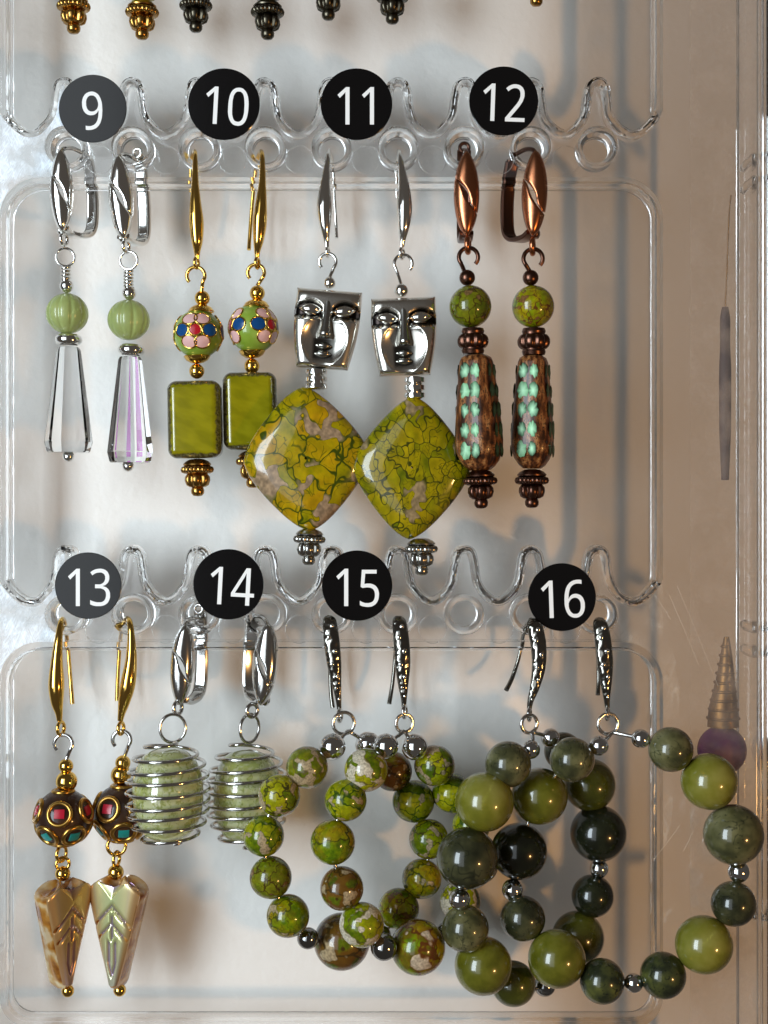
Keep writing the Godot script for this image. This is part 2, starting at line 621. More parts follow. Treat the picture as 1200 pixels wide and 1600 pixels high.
	M.stone = textured(ball_texture(256, 160, func(p: Vector3):
		var q := p * 1.4 + Vector3.ONE * marble.get_noise_3dv(p) * 0.5
		var c := C(196, 204, 118).lerp(C(238, 240, 186), clampf(chip.get_noise_3dv(q) * 0.6 + 0.5, 0, 1))
		c = c.lerp(C(236, 238, 204), clampf(marble.get_noise_3dv(p * 2.0) * 1.8, 0, 0.7))
		var e := crack.get_noise_3dv(q) + 1.0
		return c.lerp(C(140, 150, 64), clampf((0.07 - e) / 0.07, 0, 0.6))), 0.12, "pale green quartz", 0.8)
	for m in [M.stone, M.melon, M.jades[0], M.jades[1], M.jades[6], M.tile_glass, M.amber_glass]:
		m.refraction_enabled = true
		m.refraction_scale = 0.05
		m.albedo_color.a = 0.4 if m == M.stone else 0.5 if m == M.melon else 0.7
	M.plum = plain(C(66, 46, 44), 0.7, "plum bead")
	M.magenta = plain(C(84, 16, 80), 0.5, "magenta bead")
	M.old_brass = metal(C(120, 84, 46), 0.42, "dim old brass")
	M.rust = plain(C(112, 58, 24), 0.3, "rust brown bead")
	M.lime_bead = plain(C(150, 150, 40), 0.3, "lime bead")
	var paper := noise(FastNoiseLite.TYPE_SIMPLEX, 0.02, 601, 4)
	var nt := NoiseTexture2D.new()
	nt.width = 512
	nt.height = 512
	nt.seamless = true
	nt.noise = paper
	M.card = plain(C(226, 222, 216), 0.42, "white card")
	M.card.heightmap_enabled = true
	M.card.heightmap_texture = nt
	M.card.heightmap_scale = 0.004
	M.card.uv1_triplanar = true
	M.card.uv1_scale = Vector3(30, 30, 30)
	M.pave = metal(C(132, 129, 122), 0.14, "pitted silver")


# =================================================================== background and stand
func box(w: float, h: float, d: float) -> BoxMesh:
	var b := BoxMesh.new()
	b.size = Vector3(w, h, d)
	return b


func make_background():
	# flat behind the earrings, bending away at the right
	var front := []
	var back := []
	var x := -0.115
	var z := -0.015
	while x < 0.14:
		front.append(Vector3(x, 0, z))
		var t := smoothstep(0.012, 0.046, x) * deg_to_rad(40.0)
		back.append(Vector3(x - sin(t) * 0.001, 0, z - cos(t) * 0.001))
		var step := 0.002 if x > 0.0 else 0.0115
		x += cos(t) * step
		z -= sin(t) * step
	back.reverse()
	var rings := []
	for y in [-0.16, 0.16]:
		rings.append((front + back).map(func(v): return v + Vector3(0, y, 0)))
	structure("backdrop_card", loft(rings, false, false, 40.0), M.card, Vector3.ZERO, "off white card behind the acrylic stand, bending away at the right")


const WAVE := [[0.0, 2.0], [9.0, 4.0], [17.0, 11.0], [21.5, 24.0], [24.0, 42.0], [26.5, 57.0], [32.0, 68.0], [41.0, 78.0], [52.2, 84.0]]
const ROW_TOP := [116.0, 849.0]
const RAIL := [291.0, 1017.0]
const LEFT := 13.0
const RIGHT := 1022.0
const RIM := 14.0


func bump_x(i: int) -> float:
	return 101.0 + 104.2 * i


# The upper edge of a crossbar, left to right, in pixels on the front face.
func wave(row: int) -> Array:
	var t: float = ROW_TOP[row]
	var pts := [Vector2(LEFT, t + 56), Vector2(LEFT + 7, t + 66), Vector2(LEFT + 18, t + 77), Vector2(LEFT + 29, t + 84)]
	for i in 9:
		var x := bump_x(i)
		for k in range(WAVE.size() - 1, -1, -1):
			var dx: float = WAVE[k][0]
			if i == 0 and dx > 51.0:
				pts.append(Vector2(53.0, t + 84.0))
				continue
			if i == 0 and dx > 45.0:
				continue
			pts.append(Vector2(x - dx, t + WAVE[k][1]))
		for k in range(1, WAVE.size() - (1 if i < 8 else 0)):
			pts.append(Vector2(x + WAVE[k][0], t + WAVE[k][1]))
	pts.append_array([Vector2(RIGHT - 25, t + 82), Vector2(RIGHT - 15, t + 74), Vector2(RIGHT - 6, t + 64), Vector2(RIGHT, t + 54)])
	var out := []
	for p in pts:
		if out.is_empty() or p.distance_to(out[-1]) > 1.0:
			out.append(p)
	return smooth(out, 3)


func arc(cx: float, cy: float, r: float, from: float, to: float, n := 8) -> Array:
	var out := []
	for k in n + 1:
		var a := deg_to_rad(lerpf(from, to, float(k) / n))
		out.append(Vector2(cx + cos(a) * r, cy + sin(a) * r))
	return out


# Solid rounded edge that follows an opening; the opening lies to the right of the way when y points down.
func rim_mesh(path: Array, closed: bool) -> ArrayMesh:
	var rings := []
	var dense := []
	for j in path.size() - (0 if closed else 1):
		var a: Vector2 = path[j]
		var b: Vector2 = path[(j + 1) % path.size()]
		var steps := maxi(1, int(a.distance_to(b) / 9.0))
		for k in steps:
			dense.append(a.lerp(b, float(k) / steps))
	if not closed:
		dense.append(path[-1])
	path = dense
	var wave_noise := noise(FastNoiseLite.TYPE_SIMPLEX_SMOOTH, 0.035, 71, 3)
	var n := path.size()
	for j in n:
		var uneven := wave_noise.get_noise_2dv(path[j])
		var d: Vector2
		if closed:
			d = (path[(j + 1) % n] - path[(j + n - 1) % n]).normalized()
		else:
			d = (path[mini(j + 1, n - 1)] - path[maxi(j - 1, 0)]).normalized()
		var solid := -Vector2(d.y, -d.x)
		var r := []
		var round_edge := 0.0
		for top in ROW_TOP:
			if path[j].y > top - 8.0 and path[j].y < top + 92.0 and path[j].x > LEFT + 3.0 and path[j].x < RIGHT - 3.0:
				round_edge = 1.0
		for q in [[RIM, 0.0, RIM + 1.0, -0.9], [8.0, 0.0, 12.6, 0.0], [4.0, -0.02, 7.6, 0.5], [0.8, -0.45, 2.6, 0.0], [0.0, -0.9, 0.6, -0.9], [0.0, -2.5, 0.0, -2.5], [0.0, -4.1, 0.6, -4.1], [0.8, -4.55, 2.6, -5.0], [4.0, -4.98, 7.6, -5.5], [8.0, -5.0, 12.6, -5.0], [RIM, -5.0, RIM + 1.0, -4.1]]:
			q = [lerpf(q[0], q[2], round_edge), lerpf(q[1], q[3], round_edge)]
			if q[0] < RIM - 0.5:
				q[0] += uneven * (0.3 + 0.9 * round_edge)
				q[1] += wave_noise.get_noise_2d(path[j].y * 2.0 + 50.0, path[j].x * 2.0) * (0.04 + 0.14 * round_edge)
			var p: Vector2 = path[j] + solid * float(q[0])
			r.append(Vector3((p.x - 600.0) * K, (800.0 - p.y) * K, q[1] * MM))
		rings.append(r)
	return loft(rings, closed, true, 32.0)


func sheet(polys: Array, depth_mm := 5.0) -> ArrayMesh:
	var V := PackedVector3Array()
	var UV := PackedVector2Array()
	var IDX := PackedInt32Array()
	for poly in polys:
		var pk := PackedVector2Array(poly)
		var tri := Geometry2D.triangulate_polygon(pk)
		for face in 2:
			var at := V.size()
			for p in pk:
				V.append(Vector3((p.x - 600.0) * K, (800.0 - p.y) * K, -0.00002 if face == 0 else -depth_mm * MM + 0.00002))
				UV.append(p / 1600.0)
			for t in range(0, tri.size(), 3):
				var a := V[at + tri[t]]
				var up: bool = (V[at + tri[t + 1]] - a).cross(V[at + tri[t + 2]] - a).z > 0.0
				if up == (face == 0):
					IDX.append_array([at + tri[t], at + tri[t + 1], at + tri[t + 2]])
				else:
					IDX.append_array([at + tri[t], at + tri[t + 2], at + tri[t + 1]])
	return finish(V, UV, IDX, 30.0)


# Worn skin on the front face of the acrylic.
func film(polys: Array) -> ArrayMesh:
	var V := PackedVector3Array()
	var UV := PackedVector2Array()
	var IDX := PackedInt32Array()
	for poly in polys:
		var pk := PackedVector2Array(poly)
		var tri := Geometry2D.triangulate_polygon(pk)
		var at := V.size()
		for p in pk:
			V.append(Vector3((p.x - 600.0) * K, (800.0 - p.y) * K, 0.00006))
			UV.append(p / 400.0)
		for t in range(0, tri.size(), 3):
			var a := V[at + tri[t]]
			var up: bool = (V[at + tri[t + 1]] - a).cross(V[at + tri[t + 2]] - a).z > 0.0
			IDX.append_array([at + tri[t], at + tri[t + (1 if up else 2)], at + tri[t + (2 if up else 1)]])
	var keep := V.duplicate()
	var m := finish(V, UV, IDX, 180.0)
	return m


func y_on(path: Array, x: float) -> float:
	for i in path.size() - 1:
		var a: Vector2 = path[i]
		var b: Vector2 = path[i + 1]
		if (a.x <= x and b.x >= x) and b.x > a.x:
			return lerpf(a.y, b.y, (x - a.x) / (b.x - a.x))
	return path[0].y if x <= path[0].x else path[-1].y


func inset(path: Array, by: float) -> Array:
	var out := []
	for j in path.size():
		var d: Vector2 = (path[mini(j + 1, path.size() - 1)] - path[maxi(j - 1, 0)]).normalized()
		var p: Vector2 = path[j] - Vector2(d.y, -d.x) * by
		if out.is_empty() or p.x > out[-1].x + 0.05:
			out.append(p)
	return out


func crossbar_cells(row: int) -> Array:
	var top := inset(wave(row), RIM)
	var y: float = RAIL[row]
	var low := []
	var c := 62.0
	low.append_array(arc(LEFT - RIM + c, y - RIM + c, c, 180, 270, 8))
	low.append_array(arc(RIGHT + RIM - c, y - RIM + c, c, 270, 360, 8))
	var x0 := LEFT - RIM
	var x1 := RIGHT + RIM
	var cuts := [x0]
	for i in 9:
		cuts.append(bump_x(i))
	cuts.append(x1)
	var hole := 31.5
	var hy: float = ROW_TOP[row] + 112.0
	var polys := []
	for i in cuts.size() - 1:
		var a: float = cuts[i]
		var b: float = cuts[i + 1]
		var poly := [Vector2(a, y_on(top, a))]
		for p in top:
			if p.x > a + 0.2 and p.x < b - 0.2:
				poly.append(p)
		poly.append(Vector2(b, y_on(top, b)))
		if i < 9:
			poly.append_array(arc(b, hy, hole, 270, 90, 12))
		poly.append(Vector2(b, y_on(low, b)))
		for k in range(low.size() - 1, -1, -1):
			if low[k].x > a + 0.2 and low[k].x < b - 0.2:
				poly.append(low[k])
		poly.append(Vector2(a, y_on(low, a)))
		if i > 0:
			poly.append_array(arc(a, hy, hole, 90, -90, 12))
		polys.append(poly)
	return polys


func make_stand():
	var base := P(600, 1700, 0)
	var t := thing("earring_stand", "clear acrylic earring stand with wavy crossbars and rows of round holes", "display stand", base)
	for row in 2:
		part("crossbar", sheet(crossbar_cells(row)), M.pane, t, Vector3.ZERO)
	part("left_post", sheet([[Vector2(-160, -120), Vector2(LEFT - RIM, -120), Vector2(LEFT - RIM, 1740), Vector2(-160, 1740)]]), M.pane, t, Vector3.ZERO)
	part("right_post", sheet([[Vector2(RIGHT + RIM, -120), Vector2(1188, -120), Vector2(1188, 1740), Vector2(RIGHT + RIM, 1740)]]), M.pane, t, Vector3.ZERO)
	var c3 := 46.0
	var foot := [Vector2(LEFT - RIM, 1740), Vector2(LEFT - RIM, 1592 + RIM - c3)]
	foot.append_array(arc(LEFT - RIM + c3, 1592 + RIM - c3, c3, 180, 90, 8))
	foot.append_array(arc(RIGHT + RIM - c3, 1592 + RIM - c3, c3, 90, 0, 8))
	foot.append(Vector2(RIGHT + RIM, 1740))
	part("foot_bar", sheet([foot]), M.pane, t, Vector3.ZERO)
	# openings
	var c := 50.0
	for n in 3:
		var path := []
		if n < 2:
			path.append(Vector2(LEFT, -120) if n == 0 else Vector2(LEFT, RAIL[0] + c + 20))
			for k in 8:
				path.append(Vector2(LEFT, lerpf(path[0].y, ROW_TOP[n] + 40, (k + 1) / 9.0)))
			path.append_array(wave(n))
		else:
			path.append(Vector2(LEFT, RAIL[1] + c + 20))
			path.append_array(arc(LEFT + 34, 1592 - 34, 34, 180, 90))
			path.append_array(arc(RIGHT - 34, 1592 - 34, 34, 90, 0))
		if n == 0:
			path.append(Vector2(RIGHT, -120))
		else:
			var y: float = RAIL[n - 1]
			path.append_array(arc(RIGHT - c, y + c, c, 0, -90))
			path.append_array(arc(LEFT + c, y + c, c, -90, -180))
		part("opening_edge", rim_mesh(path, n > 0), M.rim, t, Vector3.ZERO)
	# countersunk holes and moulding marks
	var prof := []
	for q in [[20.0, -5.0], [20.0, -3.2], [20.6, -2.8], [30.0, -0.15], [31.0, 0.12], [32.0, 0.0], [32.0, -5.0], [30.0, -5.12]]:
		prof.append(Vector2(q[0] * K, q[1] * MM))
	var hole_mesh := lathe(prof, 40, null, 40.0, true)
	var mark_mesh := torus(22.0 * K, 0.00008, 36, 8)
	for row in 2:
		for i in 9:
			part("hole_ring", hole_mesh, M.rim, t, P(bump_x(i), ROW_TOP[row] + 112.0), Basis(Vector3.RIGHT, PI / 2))
			if i < 8:
				part("mould_mark", mark_mesh, M.rim, t, P(bump_x(i) + 54.0, ROW_TOP[row] + 134.0, 0.0))
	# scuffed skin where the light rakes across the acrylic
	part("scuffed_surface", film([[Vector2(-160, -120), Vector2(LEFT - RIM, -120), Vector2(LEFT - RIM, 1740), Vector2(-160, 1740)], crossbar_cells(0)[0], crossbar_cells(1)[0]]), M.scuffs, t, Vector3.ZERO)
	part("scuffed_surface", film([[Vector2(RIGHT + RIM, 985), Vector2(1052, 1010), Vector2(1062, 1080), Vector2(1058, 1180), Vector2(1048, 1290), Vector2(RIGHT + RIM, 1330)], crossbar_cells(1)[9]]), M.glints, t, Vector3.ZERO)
	part("cloudy_strip", film([[Vector2(1078, -120), Vector2(1186, -120), Vector2(1186, 1740), Vector2(1078, 1740)]]), M.cloudy, t, Vector3.ZERO)
	for q in [[1058, 915, 1122, 1072], [1046, 930, 1092, 1040], [1020, 1345, 1062, 1290], [1030, 940, 1048, 968], [1068, 1330, 1082, 1300]]:
		var a := P(q[0], q[1], 0.03)
		part("scratch", tube([Vector3.ZERO, (P(q[2], q[3], 0.03) - a) * 0.5 + Vector3(0.0001, 0, 0), P(q[2], q[3], 0.03) - a], 0.000026, 5), M.scratch, t, a)
	# the side of the stand, seen edge on at the right, running back from the front post
	var sx := 0.0738
	var side := part("side_panel", box(0.0012, 0.30, 0.0005), M.rim, t, Vector3(sx + 0.0003, 0, 0.0))
	side.mesh = loft(rounded_column(0.0009, 0.0022, 0.30), false, true, 50.0)
	part("side_panel", loft(rounded_column(0.0009, 0.0012, 0.30), false, true, 50.0), M.rim, t, Vector3(sx + 0.0004, 0, -0.0178))
	part("side_sheet", box(0.0012, 0.30, 0.0140), M.pane, t, Vector3(sx + 0.0004, 0, -0.0094))
	for y in [255.0, 290.0, 978.0, 1016.0, 1420.0]:
		var p := P(1170, y, -8)
		part("side_crossbar", loft(rounded_column(0.0012, 0.0055, 0.0022), false, true, 50.0), M.rim, t, Vector3(sx, p.y, -0.0076))


func rounded_column(hx: float, hz: float, h: float) -> Array:
	var rings := []
	var r := minf(hx, hz) * 0.6
	for k in [[-0.5, 0.7], [-0.5 + r / h, 1.0], [0.5 - r / h, 1.0], [0.5, 0.7]]:
		var rg := []
		for q in 4:
			for s in 4:
				var a := deg_to_rad(90.0 * q + 30.0 * s)
				rg.append(Vector3(((hx - r) * [1, -1, -1, 1][q] + cos(a) * r) * k[1], k[0] * h, ((hz - r) * [1, 1, -1, -1][q] + sin(a) * r) * k[1]))
		rings.append(rg)
	return rings


func make_stickers():
	var font := SystemFont.new()
	font.font_names = PackedStringArray(["Droid Sans"])
	for d in [["9", 145, 170, 53, 0, 17, -3, "top left, above the pair of clear crystal drops"], ["10", 350, 163, 56, 4, -1, 3, "above the gold pair with square olive glass beads"], ["11", 557, 163, 56, 3, 3, 0, "above the pair with silver face beads"], ["12", 787, 158, 54, 0, 0, 2, "above the copper leverback pair"], ["13", 138, 915, 52, 1, 0, 0, "above the gold pair with leaf heart beads"], ["14", 357, 913, 55, 4, 0, 3, "above the pair of caged stones"], ["15", 558, 915, 55, 0, 0, 0, "above the lime green bead hoops"], ["16", 878, 933, 53, 0, -1, -2, "above the olive jade bead hoops"]]:
		var at := P(d[1], d[2], 0.66)
		var t := thing("number_sticker", "round black sticker with white %s %s" % [d[0], d[7]], "sticker", at, "numbered stickers on the stand")
		var r := S(d[3], 0.66)
		part("disc", lathe([Vector2(0.00001, 0.00014), Vector2(r - 0.0001, 0.00014), Vector2(r, 0.00008), Vector2(r, 0.0)], 64, null, 30.0), M.black_vinyl, t, at, Basis(Vector3.RIGHT, PI / 2))
		var tm := TextMesh.new()
		tm.text = d[0]
		tm.font = font
		tm.font_size = 64
		tm.pixel_size = 0.001
		tm.depth = 0.004
		tm.curve_step = 1.0
		var k := S(58.0, 0.66) / (0.714 * 64 * 0.001)
		part("numeral", tm, M.white_print, t, P(d[1] + d[4], d[2] + 4, 0.66) + Vector3(0, 0, 0.00018), (tilt(-d[6]) * Basis.from_scale(Vector3(k * 0.86, k, 0.012))))


# =================================================================== jewellery pieces
# Bead cap finial hanging below (px, py = its top): dome, ribbed ring, fluted drum, tip.
func finial(px: float, py: float, s: float, z: float, mat: Material, parent: Node3D, turn := 0.0):
	var k := S(1.0, z) * s
	var b := tilt(turn)
	var at := P(px, py, z)
	var dome := part("finial", lathe([Vector2(6, 0), Vector2(12, -1), Vector2(18, -4), Vector2(22, -8), Vector2(21.5, -10), Vector2(17, -12), Vector2(4, -12)].map(func(v): return v * k), 32, null, 35.0), mat, parent, at, b)
	var rope := part("ribbed_ring", lathe([Vector2(8, -11), Vector2(20, -11), Vector2(24.5, -13), Vector2(26, -17), Vector2(24.5, -21), Vector2(20, -23), Vector2(8, -23)].map(func(v): return v * k), 112, func(a, j): return 1.0 - (0.055 * absf(sin(a * 14.0)) if j > 0 and j < 6 else 0.0), 60.0), mat, parent, at, b)
	var drum := part("fluted_drum", lathe([Vector2(10, -22), Vector2(16, -23), Vector2(20, -28), Vector2(20.5, -34), Vector2(18, -41), Vector2(13, -44), Vector2(4, -45)].map(func(v): return v * k), 72, func(a, j): return 1.0 - (0.26 * pow(absf(cos(a * 3.0)), 5.0) if j > 0 and j < 6 else 0.0), 60.0), mat, parent, at, b)
	var tip := part("finial_tip", lathe([Vector2(6, -43), Vector2(9, -45), Vector2(10.5, -49), Vector2(10, -54), Vector2(7, -57.5), Vector2(0.1, -58.5)].map(func(v): return v * k), 24, null, 60.0), mat, parent, at, b)
	for o in [rope, drum, tip]:
		parent.remove_child(o)
		dome.add_child(o, true)
		o.transform = Transform3D.IDENTITY


# Leverback: domed marquise shield with a slit, hinge, lever bar behind the crossbar and arm through the hole.
func leverback(px: float, py: float, half_w: float, half_h: float, roll: float, yaw: float, mat: Material, back: Material, parent: Node3D, z := 3.0, lever_top := 0.99):
	var w := S(half_w, z)
	var h := S(half_h, z)
	var b := tilt(roll) * Basis(Vector3.UP, deg_to_rad(yaw * 0.6))
	var at := P(px, py, z)
	var depth := 0.0017
	for leaf in 2:
		var rings := []
		for j in 37:
			var v := 1.0 - 2.0 * j / 36.0
			var vv := clampf(v, -0.995, 0.995)
			var wide := w * pow(1.0 - vv * vv, 0.62)
			var s := clampf((vv - 0.36) / -0.86 * 2.0 - 1.0, -1.0, 1.0)
			s = clampf(s * 0.55 + s * s * s * 0.5, -1.0, 1.0)
			var gap := 0.20 * exp(-pow((vv + 0.03) / 0.24, 2.0))
			var a := -1.0
			var e := 1.0
			if leaf == 0:
				e = s - gap
			else:
				a = s + gap
			if e - a < 0.02:
				continue
			var rg := []
			for k in 13:
				var u := lerpf(a, e, k / 12.0)
				var dome := depth * pow(maxf(0.0, 1.0 - u * u), 0.55) * pow(1.0 - vv * vv, 0.35)
				var lip := 0.00022 * clampf((e - u if leaf == 0 else u - a) / 0.12, 0.0, 1.0) - 0.0001
				rg.append(Vector3(u * wide, vv * h, dome + lip + (0.00012 if leaf == 0 else 0.0)))
			for k in 13:
				var u := lerpf(e, a, k / 12.0)
				rg.append(Vector3(u * wide, vv * h, (depth * pow(maxf(0.0, 1.0 - u * u), 0.55) * 0.45 - 0.0003) * pow(1.0 - vv * vv, 0.35) - 0.0002))
			rings.append(rg)
		part("shield", loft(rings, false, true, 42.0), mat, parent, at, b)
	# lever: flat bar that hangs behind the crossbar
	var bar := []
	var path := smooth([Vector3(0, -h * 0.90, -0.0006), Vector3(0, -h * 0.98, -0.003), Vector3(0, -h * 0.94, -0.0072), Vector3(0, -h * 0.72, -0.0096), Vector3(0, -h * 0.2, -0.0102), Vector3(0, h * 0.45, -0.0098), Vector3(0, h * (lever_top - 0.13), -0.0088), Vector3(0, h * lever_top, -0.0084)], 5)
	for j in path.size():
		var d: Vector3 = (path[mini(j + 1, path.size() - 1)] - path[maxi(j - 1, 0)]).normalized()
		var nrm := Vector3.RIGHT.cross(d)
		var wide := w * 0.56 * (1.0 if j < path.size() - 3 else 0.8)
		var rg := []
		for q in [[-1.0, 0.3], [-0.8, 0.5], [-0.62, 0.35], [0.62, 0.35], [0.8, 0.5], [1.0, 0.3], [1.0, -0.3], [0.85, -0.5], [-0.85, -0.5], [-1.0, -0.3]]:
			rg.append(path[j] + Vector3.RIGHT * wide * q[0] + nrm * 0.0010 * q[1])
		bar.append(rg)
	var turn := tilt(roll * 0.4) * Basis(Vector3.UP, deg_to_rad(-yaw))
	part("lever", loft(bar, false, true, 40.0), back, parent, at, turn)
	var arm := smooth([Vector3(0, h * 0.90, 0.0002), Vector3(0, h * 1.04, -0.001), Vector3(0, h * 1.12, -0.004), Vector3(0, h * 1.08, -0.0085)], 5)
	part("arm", tube(arm, 0.00045, 10), back, parent, at, tilt(roll * 0.7) * Basis(Vector3.UP, deg_to_rad(-yaw)))
	if lever_top > 1.1:
		part("lever_loop", torus(w * 0.36, w * 0.15, 20, 8), back, parent, at + turn * Vector3(0, h * (lever_top + 0.02), -0.0078), turn)
	part("hinge", loft(rounded_column(w * 0.42, 0.0012, 0.0019), false, true, 45.0), back, parent, at + b * Vector3(0, -h * 0.90, -0.0016), b)


func melon(px: float, py: float, rpx: float, z: float, parent: Node3D):
	var r := S(rpx, z)
	var prof := []
	for k in 25:
		var a := lerpf(0.16, PI - 0.16, k / 24.0)
		prof.append(Vector2(sin(a) * r, cos(a) * r * 0.96))
	var rings := []
	var lobes := 10.0
	for k in prof.size():
		var rg := []
		for i in 120:
			var a := TAU * i / 120.0
			rg.append(Vector3(cos(a), 0, sin(a)) * prof[k].x * (1.0 - 0.055 * pow(absf(cos(a * lobes / 2.0)), 9.0)) + Vector3(0, prof[k].y, 0))
		rings.append(rg)
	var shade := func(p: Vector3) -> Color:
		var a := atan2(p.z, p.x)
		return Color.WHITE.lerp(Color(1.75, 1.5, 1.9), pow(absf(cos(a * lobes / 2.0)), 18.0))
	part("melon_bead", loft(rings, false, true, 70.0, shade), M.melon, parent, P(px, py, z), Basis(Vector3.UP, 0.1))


func disc(called: String, px: float, py: float, rx: float, ry: float, z: float, mat: Material, parent: Node3D, turn := 0.0):
	var prof := []
	for k in 13:
		var a := PI * k / 12.0
		prof.append(Vector2((rx - ry) + sin(a) * ry, cos(a) * ry) * S(1.0, z))
	part(called, lathe(prof, 36, null, 60.0), mat, parent, P(px, py, z), tilt(turn))


func coil(px: float, y0: float, y1: float, rpx: float, wire: float, turns: float, z: float, mat: Material, parent: Node3D):
	var pts := []
	var n := int(turns * 14)
	for k in n + 1:
		var a := TAU * turns * k / n
		pts.append(Vector3(cos(a) * S(rpx, z), lerpf(0.0, S(y0 - y1, z), float(k) / n), sin(a) * S(rpx, z)))
	part("wrapped_wire", tube(pts, S(wire, z), 8), mat, parent, P(px, y0, z))


# Faceted tapered crystal, narrow at the top.
func crystal(px: float, y0: float, y1: float, w0: float, w1: float, z: float, parent: Node3D, turn: float, coated: int):
	var rings := []
	var levels := [[y0, w0 * 0.86], [y0 + 5, w0], [y1 - 16, w1], [y1 - 2, w1 * 0.90], [y1, w1 * 0.84]]
	var n := 10
	for q in levels:
		var rg := []
		for i in n:
			var a := TAU * (i + 0.5) / n + turn
			rg.append(Vector3(cos(a) * S(q[1], z), -S(q[0] - y0, z), sin(a) * S(q[1], z)))
		rings.append(rg)
	var o := part("crystal_drop", loft(rings, false, true, 8.0), M.crystal, parent, P(px, y0, z))
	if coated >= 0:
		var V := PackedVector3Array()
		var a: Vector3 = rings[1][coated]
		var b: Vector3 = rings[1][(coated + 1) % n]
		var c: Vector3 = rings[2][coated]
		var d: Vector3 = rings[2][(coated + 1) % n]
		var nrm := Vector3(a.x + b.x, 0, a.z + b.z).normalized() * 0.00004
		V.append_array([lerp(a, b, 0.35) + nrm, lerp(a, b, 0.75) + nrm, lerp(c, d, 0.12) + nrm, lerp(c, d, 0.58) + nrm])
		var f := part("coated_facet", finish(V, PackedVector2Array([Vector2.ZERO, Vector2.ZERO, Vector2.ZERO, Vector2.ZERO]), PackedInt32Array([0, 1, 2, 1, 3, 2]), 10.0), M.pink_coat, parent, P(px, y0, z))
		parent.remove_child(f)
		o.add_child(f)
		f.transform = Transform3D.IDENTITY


func rounded_box(w: float, h: float, d: float, r: float, uv_front := true) -> ArrayMesh:
	var V := PackedVector3Array()
	var UV := PackedVector2Array()
	var IDX := PackedInt32Array()
	var rows := 20
	var cols := 40
	for j in rows + 1:
		var a := PI * j / rows
		for i in cols + 1:
			var b := TAU * i / cols + PI / cols
			var n := Vector3(sin(a) * cos(b), cos(a), sin(a) * sin(b))
			var s := Vector3(signf(snappedf(n.x, 0.0001)), signf(snappedf(n.y, 0.0001)), signf(snappedf(n.z, 0.0001)))
			if j == rows / 2:
				s.y = 0.0
			var p := n * r + Vector3(s.x * (w / 2 - r), s.y * (h / 2 - r), s.z * (d / 2 - r))
			V.append(p)
			UV.append(Vector2(p.x / w + 0.5, 0.5 - p.y / h))
	for j in rows:
		for i in cols:
			var k := j * (cols + 1) + i
			IDX.append_array([k, k + 1, k + cols + 1, k + 1, k + cols + 2, k + cols + 1])
	return finish(V, UV, IDX, 30.0)


# Raised patch on a sphere: centre direction, half sizes as angles, corners is 0 for an ellipse.
func patch(called: String, dir: Vector3, ra: float, rb: float, roll: float, r: float, square: bool, mat: Material, parent: Node3D, at: Vector3, height: float):
	var ux := (Vector3.UP.cross(dir) if absf(dir.y) < 0.95 else Vector3.RIGHT).normalized()
	var uy := dir.cross(ux)
	var a2 := ux * cos(roll) + uy * sin(roll)
	var b2 := uy * cos(roll) - ux * sin(roll)
	var rings := []
	for lv in [[0.0, 0.97], [1.0, 0.985], [0.92, 1.0], [0.6, 1.0], [0.2, 1.0]]:
		var rg := []
		for i in 24:
			var t := TAU * i / 24
			var q := Vector2(cos(t), sin(t))
			if square:
				q = q / maxf(absf(q.x), absf(q.y)) * (0.97 if true else 1.0)
			var k: float = lv[0] if lv[1] > 0.975 else 1.0
			var p := (dir + a2 * q.x * tan(ra) * k + b2 * q.y * tan(rb) * k).normalized()
			rg.append(p * r * (1.0 + (height if lv[1] > 0.99 else height * 0.4 if lv[1] > 0.98 else -0.06)))
		rings.append(rg)
	part(called, loft(rings, false, true, 40.0), mat, parent, at)


func sphere_wire(called: String, dir: Vector3, ra: float, rb: float, roll: float, r: float, wire: float, twist: float, mat: Material, parent: Node3D, at: Vector3):
	var ux := (Vector3.UP.cross(dir) if absf(dir.y) < 0.95 else Vector3.RIGHT).normalized()
	var uy := dir.cross(ux)
	var a2 := ux * cos(roll) + uy * sin(roll)
	var b2 := uy * cos(roll) - ux * sin(roll)
	var pts := []
	var rad := []
	var n := 48 if twist > 0.0 else 32
	for i in n:
		var t := TAU * i / n
		pts.append((dir + a2 * cos(t) * tan(ra) + b2 * sin(t) * tan(rb)).normalized() * r)
		rad.append(wire * (1.0 + twist * (1.0 if i % 2 == 0 else -1.0)))
	part(called, tube(pts, rad, 7, true, 180.0), mat, parent, at)


func lonlat(lon: float, lat: float) -> Vector3:
	return Vector3(sin(deg_to_rad(lon)) * cos(deg_to_rad(lat)), sin(deg_to_rad(lat)), cos(deg_to_rad(lon)) * cos(deg_to_rad(lat)))


func cloisonne(px: float, py: float, rpx: float, z: float, yaw: float, lift: float, parent: Node3D):
	var r := S(rpx, z)
	var at := P(px, py, z)
	var o := part("enamel_bead", sphere_mesh(r, 40, 24), M.enamel_green, parent, at)
	for f in 3:
		var base := yaw + 120.0 * f
		var parts := [[0.0, 0.0, 0.24, 0.22, M.enamel_red]]
		for k in 6:
			var a := deg_to_rad(60.0 * k)
			parts.append([cos(a) * 35.0, sin(a) * 33.0, 0.30, 0.26, M.enamel_blue if k % 3 == 0 else M.enamel_pink])
		for q in parts:
			var d := lonlat(base + q[0], lift + q[1])
			patch("petal", d, q[2], q[3], 0.0, r, false, q[4], o, at, 0.03)
			sphere_wire("gold_wire", d, q[2] * 1.06, q[3] * 1.06, 0.0, r * 1.02, r * 0.034, 0.35, M.gold, o, at)


